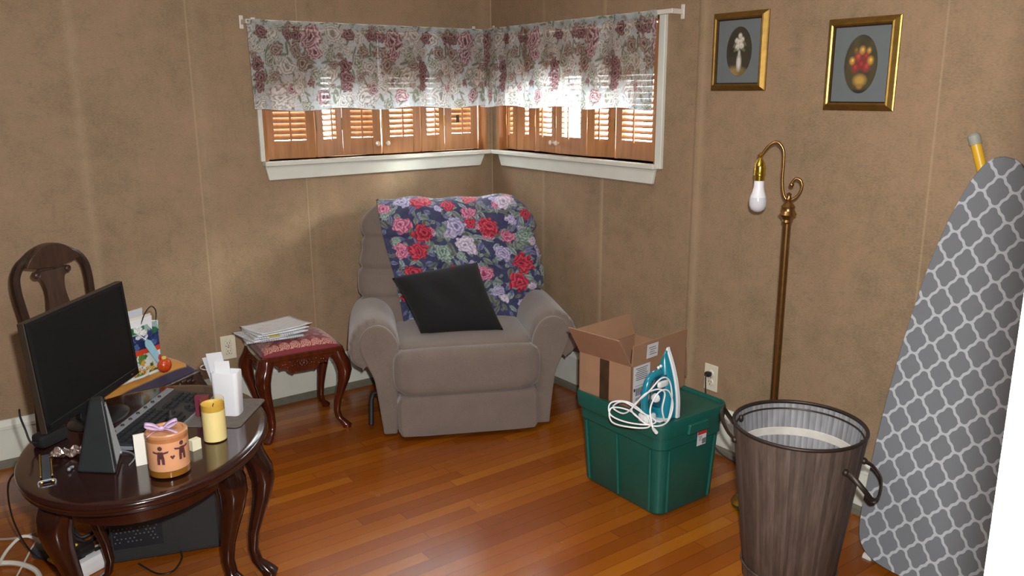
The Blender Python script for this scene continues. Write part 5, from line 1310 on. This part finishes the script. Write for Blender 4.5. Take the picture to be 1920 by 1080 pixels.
for s_ in (-1, 1):
    bm = NEW(); tube(bm, [ML @ Vector((.032, s_*.155, -.004)), ML @ Vector((.032, s_*.185, -.006))], .016, 12)
    obj('rubber_foot', bm, plain('white_rubber', srgb(206, 206, 198), .5, var=.03), FT)
bm = NEW(); a_, b_ = Vector((.272, .058, 1.255)), Vector((.266, .100, 1.378)); tube(bm, [a_, b_], .0155, 14); YL = obj('upper_leg_end', bm, plain('yellow_plastic', srgb(214, 168, 40), .4, var=.03), ib)
d_ = (b_-a_).normalized(); bm = NEW(); tube(bm, [b_-d_*.012, b_+d_*.016, b_+d_*.022], [.0185, .0185, .013], 14); obj('end_cap', bm, plain('grey_rubber', srgb(150, 152, 142), .6), YL)

# ------------------------------------------------------------------ two framed oval prints
M_GOLDF = plain('gilt_frame', srgb(150, 118, 58), .32, .85, var=.15, scale=40)
M_FDARK = plain('dark_frame_lip', srgb(58, 40, 26), .4, .2)
M_MAT = plain('grey_blue_mat_board', srgb(103, 110, 112), .8, var=.03)
M_PIC = painted('oval_print', .5)
def picture(y0, z0, w, h, label, painter, oz=0.0, ow=.36, oh=.37):
    t = thing('picture_frame', label, 'picture', (0, y0, z0), -PI/2, 'framed oval prints')
    # local: x along wall (to the viewer's right), -y into the room
    bm = NEW(); prof = [(0, 0), (0, -.005), (.004, -.007), (.016, -.019), (.021, -.021), (.026, -.018), (.027, -.008), (.027, 0)]
    rings = []
    for d, y in prof: rings.append([Vector((sx_*(w/2-d), y, sz_*(h/2-d))) for sx_, sz_ in ((-1, -1), (1, -1), (1, 1), (-1, 1))])
    loft(bm, rings, cap=False); obj('frame_moulding', bm, M_GOLDF, t, smooth=False)
    bm = NEW(); rings = []
    for d, y in ((.024, -.0095), (.0285, -.0105), (.031, -.006)): rings.append([Vector((sx_*(w/2-d), y, sz_*(h/2-d))) for sx_, sz_ in ((-1, -1), (1, -1), (1, 1), (-1, 1))])
    loft(bm, rings, cap=False); obj('inner_lip', bm, M_FDARK, t, smooth=False)
    rx, rz_ = w*ow/2*1.0, h*oh*.80
    rx = w*.235; rz_ = h*.315
    bm = NEW(); n = 64; inn = [bm.verts.new((rx*math.cos(2*PI*i/n), -.0065, rz_*math.sin(2*PI*i/n))) for i in range(n)]
    def sq(a):
        c, s_ = math.cos(a), math.sin(a); W, Hh = w/2-.024, h/2-.024; k = min(W/abs(c) if abs(c) > 1e-6 else 9, Hh/abs(s_) if abs(s_) > 1e-6 else 9); return (k*c, -.006, k*s_)
    ou = [bm.verts.new(sq(2*PI*i/n)) for i in range(n)]; bk2 = [bm.verts.new((rx*.985*math.cos(2*PI*i/n), -.0035, rz_*.985*math.sin(2*PI*i/n))) for i in range(n)]
    for i in range(n):
        j = (i+1) % n; bm.faces.new((ou[i], ou[j], inn[j], inn[i])); bm.faces.new((inn[i], inn[j], bk2[j], bk2[i]))
    obj('mat_board', bm, M_MAT, t, smooth=False)
    bm = NEW(); nu = 90; nv = 120
    grid(bm, lambda u, v: Vector(((u-.5)*2*rx*1.04, -.003, (v-.5)*2*rz_*1.04)), nu, nv)
    o = obj('print', bm, M_PIC, t, smooth=False)
    U = np.tile(np.linspace(-1, 1, nu+1), (nv+1, 1)); V = np.repeat(np.linspace(-1, 1, nv+1), nu+1).reshape(nv+1, nu+1)
    set_col(o, painter(U, V).reshape(-1, 3))
    return t
def blob(img, U, V, x, y, rx, ry, c, ang=0.0):
    ca, sa = math.cos(ang), math.sin(ang); a = ((U-x)*ca+(V-y)*sa)/rx; b_ = (-(U-x)*sa+(V-y)*ca)/ry
    f = np.clip(1.6-1.4*np.sqrt(a*a+b_*b_), 0, 1)[..., None]; img[:] = img*(1-f)+lin(c)*f
def still_white(U, V):
    img = np.empty(U.shape+(3,)); img[:] = lin((52, 48, 40)); n = fnoise(U+2, V+2, 3, 6)[..., None]; img[:] = img*(1-n*.5)+lin((78, 70, 52))*n*.5
    blob(img, U, V, -.25, -.80, .9, .26, (146, 122, 78)); blob(img, U, V, .4, -.86, .6, .2, (116, 100, 64))
    # pale blossoms in a tall white vase on a ledge
    blob(img, U, V, .0, -.42, .20, .36, (206, 204, 196)); blob(img, U, V, .0, -.06, .10, .14, (190, 188, 178))
    for x, y, r in ((-.16, .18, .20), (.16, .22, .19), (.0, .36, .20), (-.22, .42, .16), (.20, .46, .15), (.02, .60, .16)):
        blob(img, U, V, x, y, r, r*.75, (212, 208, 198)); blob(img, U, V, x, y-.02, r*.35, r*.28, (186, 166, 140))
    for x, y, a in ((-.38, .25, .6), (.38, .30, -.6), (-.3, .06, .3), (.3, .06, -.3)): blob(img, U, V, x, y, .17, .07, (104, 106, 74), a)
    return img
def still_red(U, V):
    img = np.empty(U.shape+(3,)); img[:] = lin((60, 56, 40)); n = fnoise(U+2, V+2, 3, 16)[..., None]; img[:] = img*(1-n*.6)+lin((92, 84, 56))*n*.6
    blob(img, U, V, .0, -.52, .42, .22, (184, 146, 70)); blob(img, U, V, .0, -.74, .2, .12, (150, 116, 56)); blob(img, U, V, -.1, -.95, .9, .16, (44, 42, 40))
    for x, y, r, c in ((-.32, -.1, .26, (140, 54, 52)), (.30, -.08, .26, (150, 58, 54)), (0, .0, .28, (134, 48, 48)), (-.2, .25, .22, (160, 66, 58)), (.24, .26, .22, (140, 50, 48)), (.52, .12, .2, (190, 146, 62)), (-.52, .12, .18, (196, 150, 70)), (.02, .46, .2, (186, 140, 72)), (-.34, .46, .14, (120, 92, 46)), (.4, .44, .15, (176, 136, 66))):
        blob(img, U, V, x, y, r, r*.8, c); blob(img, U, V, x+.02, y+.02, r*.4, r*.3, tuple(min(255, int(k*1.25)) for k in c))
    return img
picture(-1.7125, 1.693, .268, .300, 'gilt frame with pale white blossoms in a dark oval on grey mat', still_white)
picture(-2.238, 1.630, .268, .312, 'gilt frame with a red and gold bouquet in a dark oval on grey mat', still_red)

# ------------------------------------------------------------------ light
w = bpy.data.worlds.new('sky'); S.world = w; w.use_nodes = True
nt = w.node_tree; nt.nodes.clear(); o_ = nt.nodes.new('ShaderNodeOutputWorld'); bg = nt.nodes.new('ShaderNodeBackground')
bg.inputs[0].default_value = (.86, .93, 1.0, 1); bg.inputs[1].default_value = 34.0; nt.links.new(bg.outputs[0], o_.inputs[0])
def light(name, typ, loc, power, color=(1, 1, 1), target=None, **kw):
    d = bpy.data.lights.new(name, typ); d.energy = power; d.color = color
    for k, v in kw.items(): setattr(d, k, v)
    o = bpy.data.objects.new(name, d); COL.objects.link(o); o.location = loc
    if target is not None: o.rotation_euler = (Vector(target)-Vector(loc)).to_track_quat('-Z', 'Y').to_euler()
    return o
fl_ = CAMP+_x2*.045+_u2*.10+_f*.03
light('camera_flash', 'SPOT', fl_, 290, (1.0, .985, .96), fl_+_f, shadow_soft_size=.022, spot_size=math.radians(110), spot_blend=.5)
light('added_overhead_fill', 'AREA', (-2.0, -2.2, 2.40), 16, (1.0, .98, .94), (-2.0, -2.2, 0), shape='DISK', size=.8)  # added soft fill to lift the ambient level; no real ceiling fixture behind it
light('low_sun', 'SUN', (2.5, -2.25, 2.48), 9.0, (1.0, .95, .86), (0, -.7, 1.43), angle=math.radians(9))
for nm, lo, tg_ in (('sky_portal_right', (.22, -.665, 1.545), (-1, -.665, 1.545)), ('sky_portal_left', (-.68, .22, 1.545), (-.68, -1, 1.545))):
    p_ = light(nm, 'AREA', lo, 1, (1, 1, 1), tg_, shape='RECTANGLE', size=1.3, size_y=.72); p_.data.cycles.is_portal = True
vs = S.view_settings; vs.view_transform = 'Standard'; vs.look = 'None'; vs.exposure = 0.0; vs.gamma = 1.0
try: vs.use_curve_mapping = False
except Exception: pass
S.cycles.use_denoising = True
S.cycles.max_bounces = 8; S.cycles.transparent_max_bounces = 12
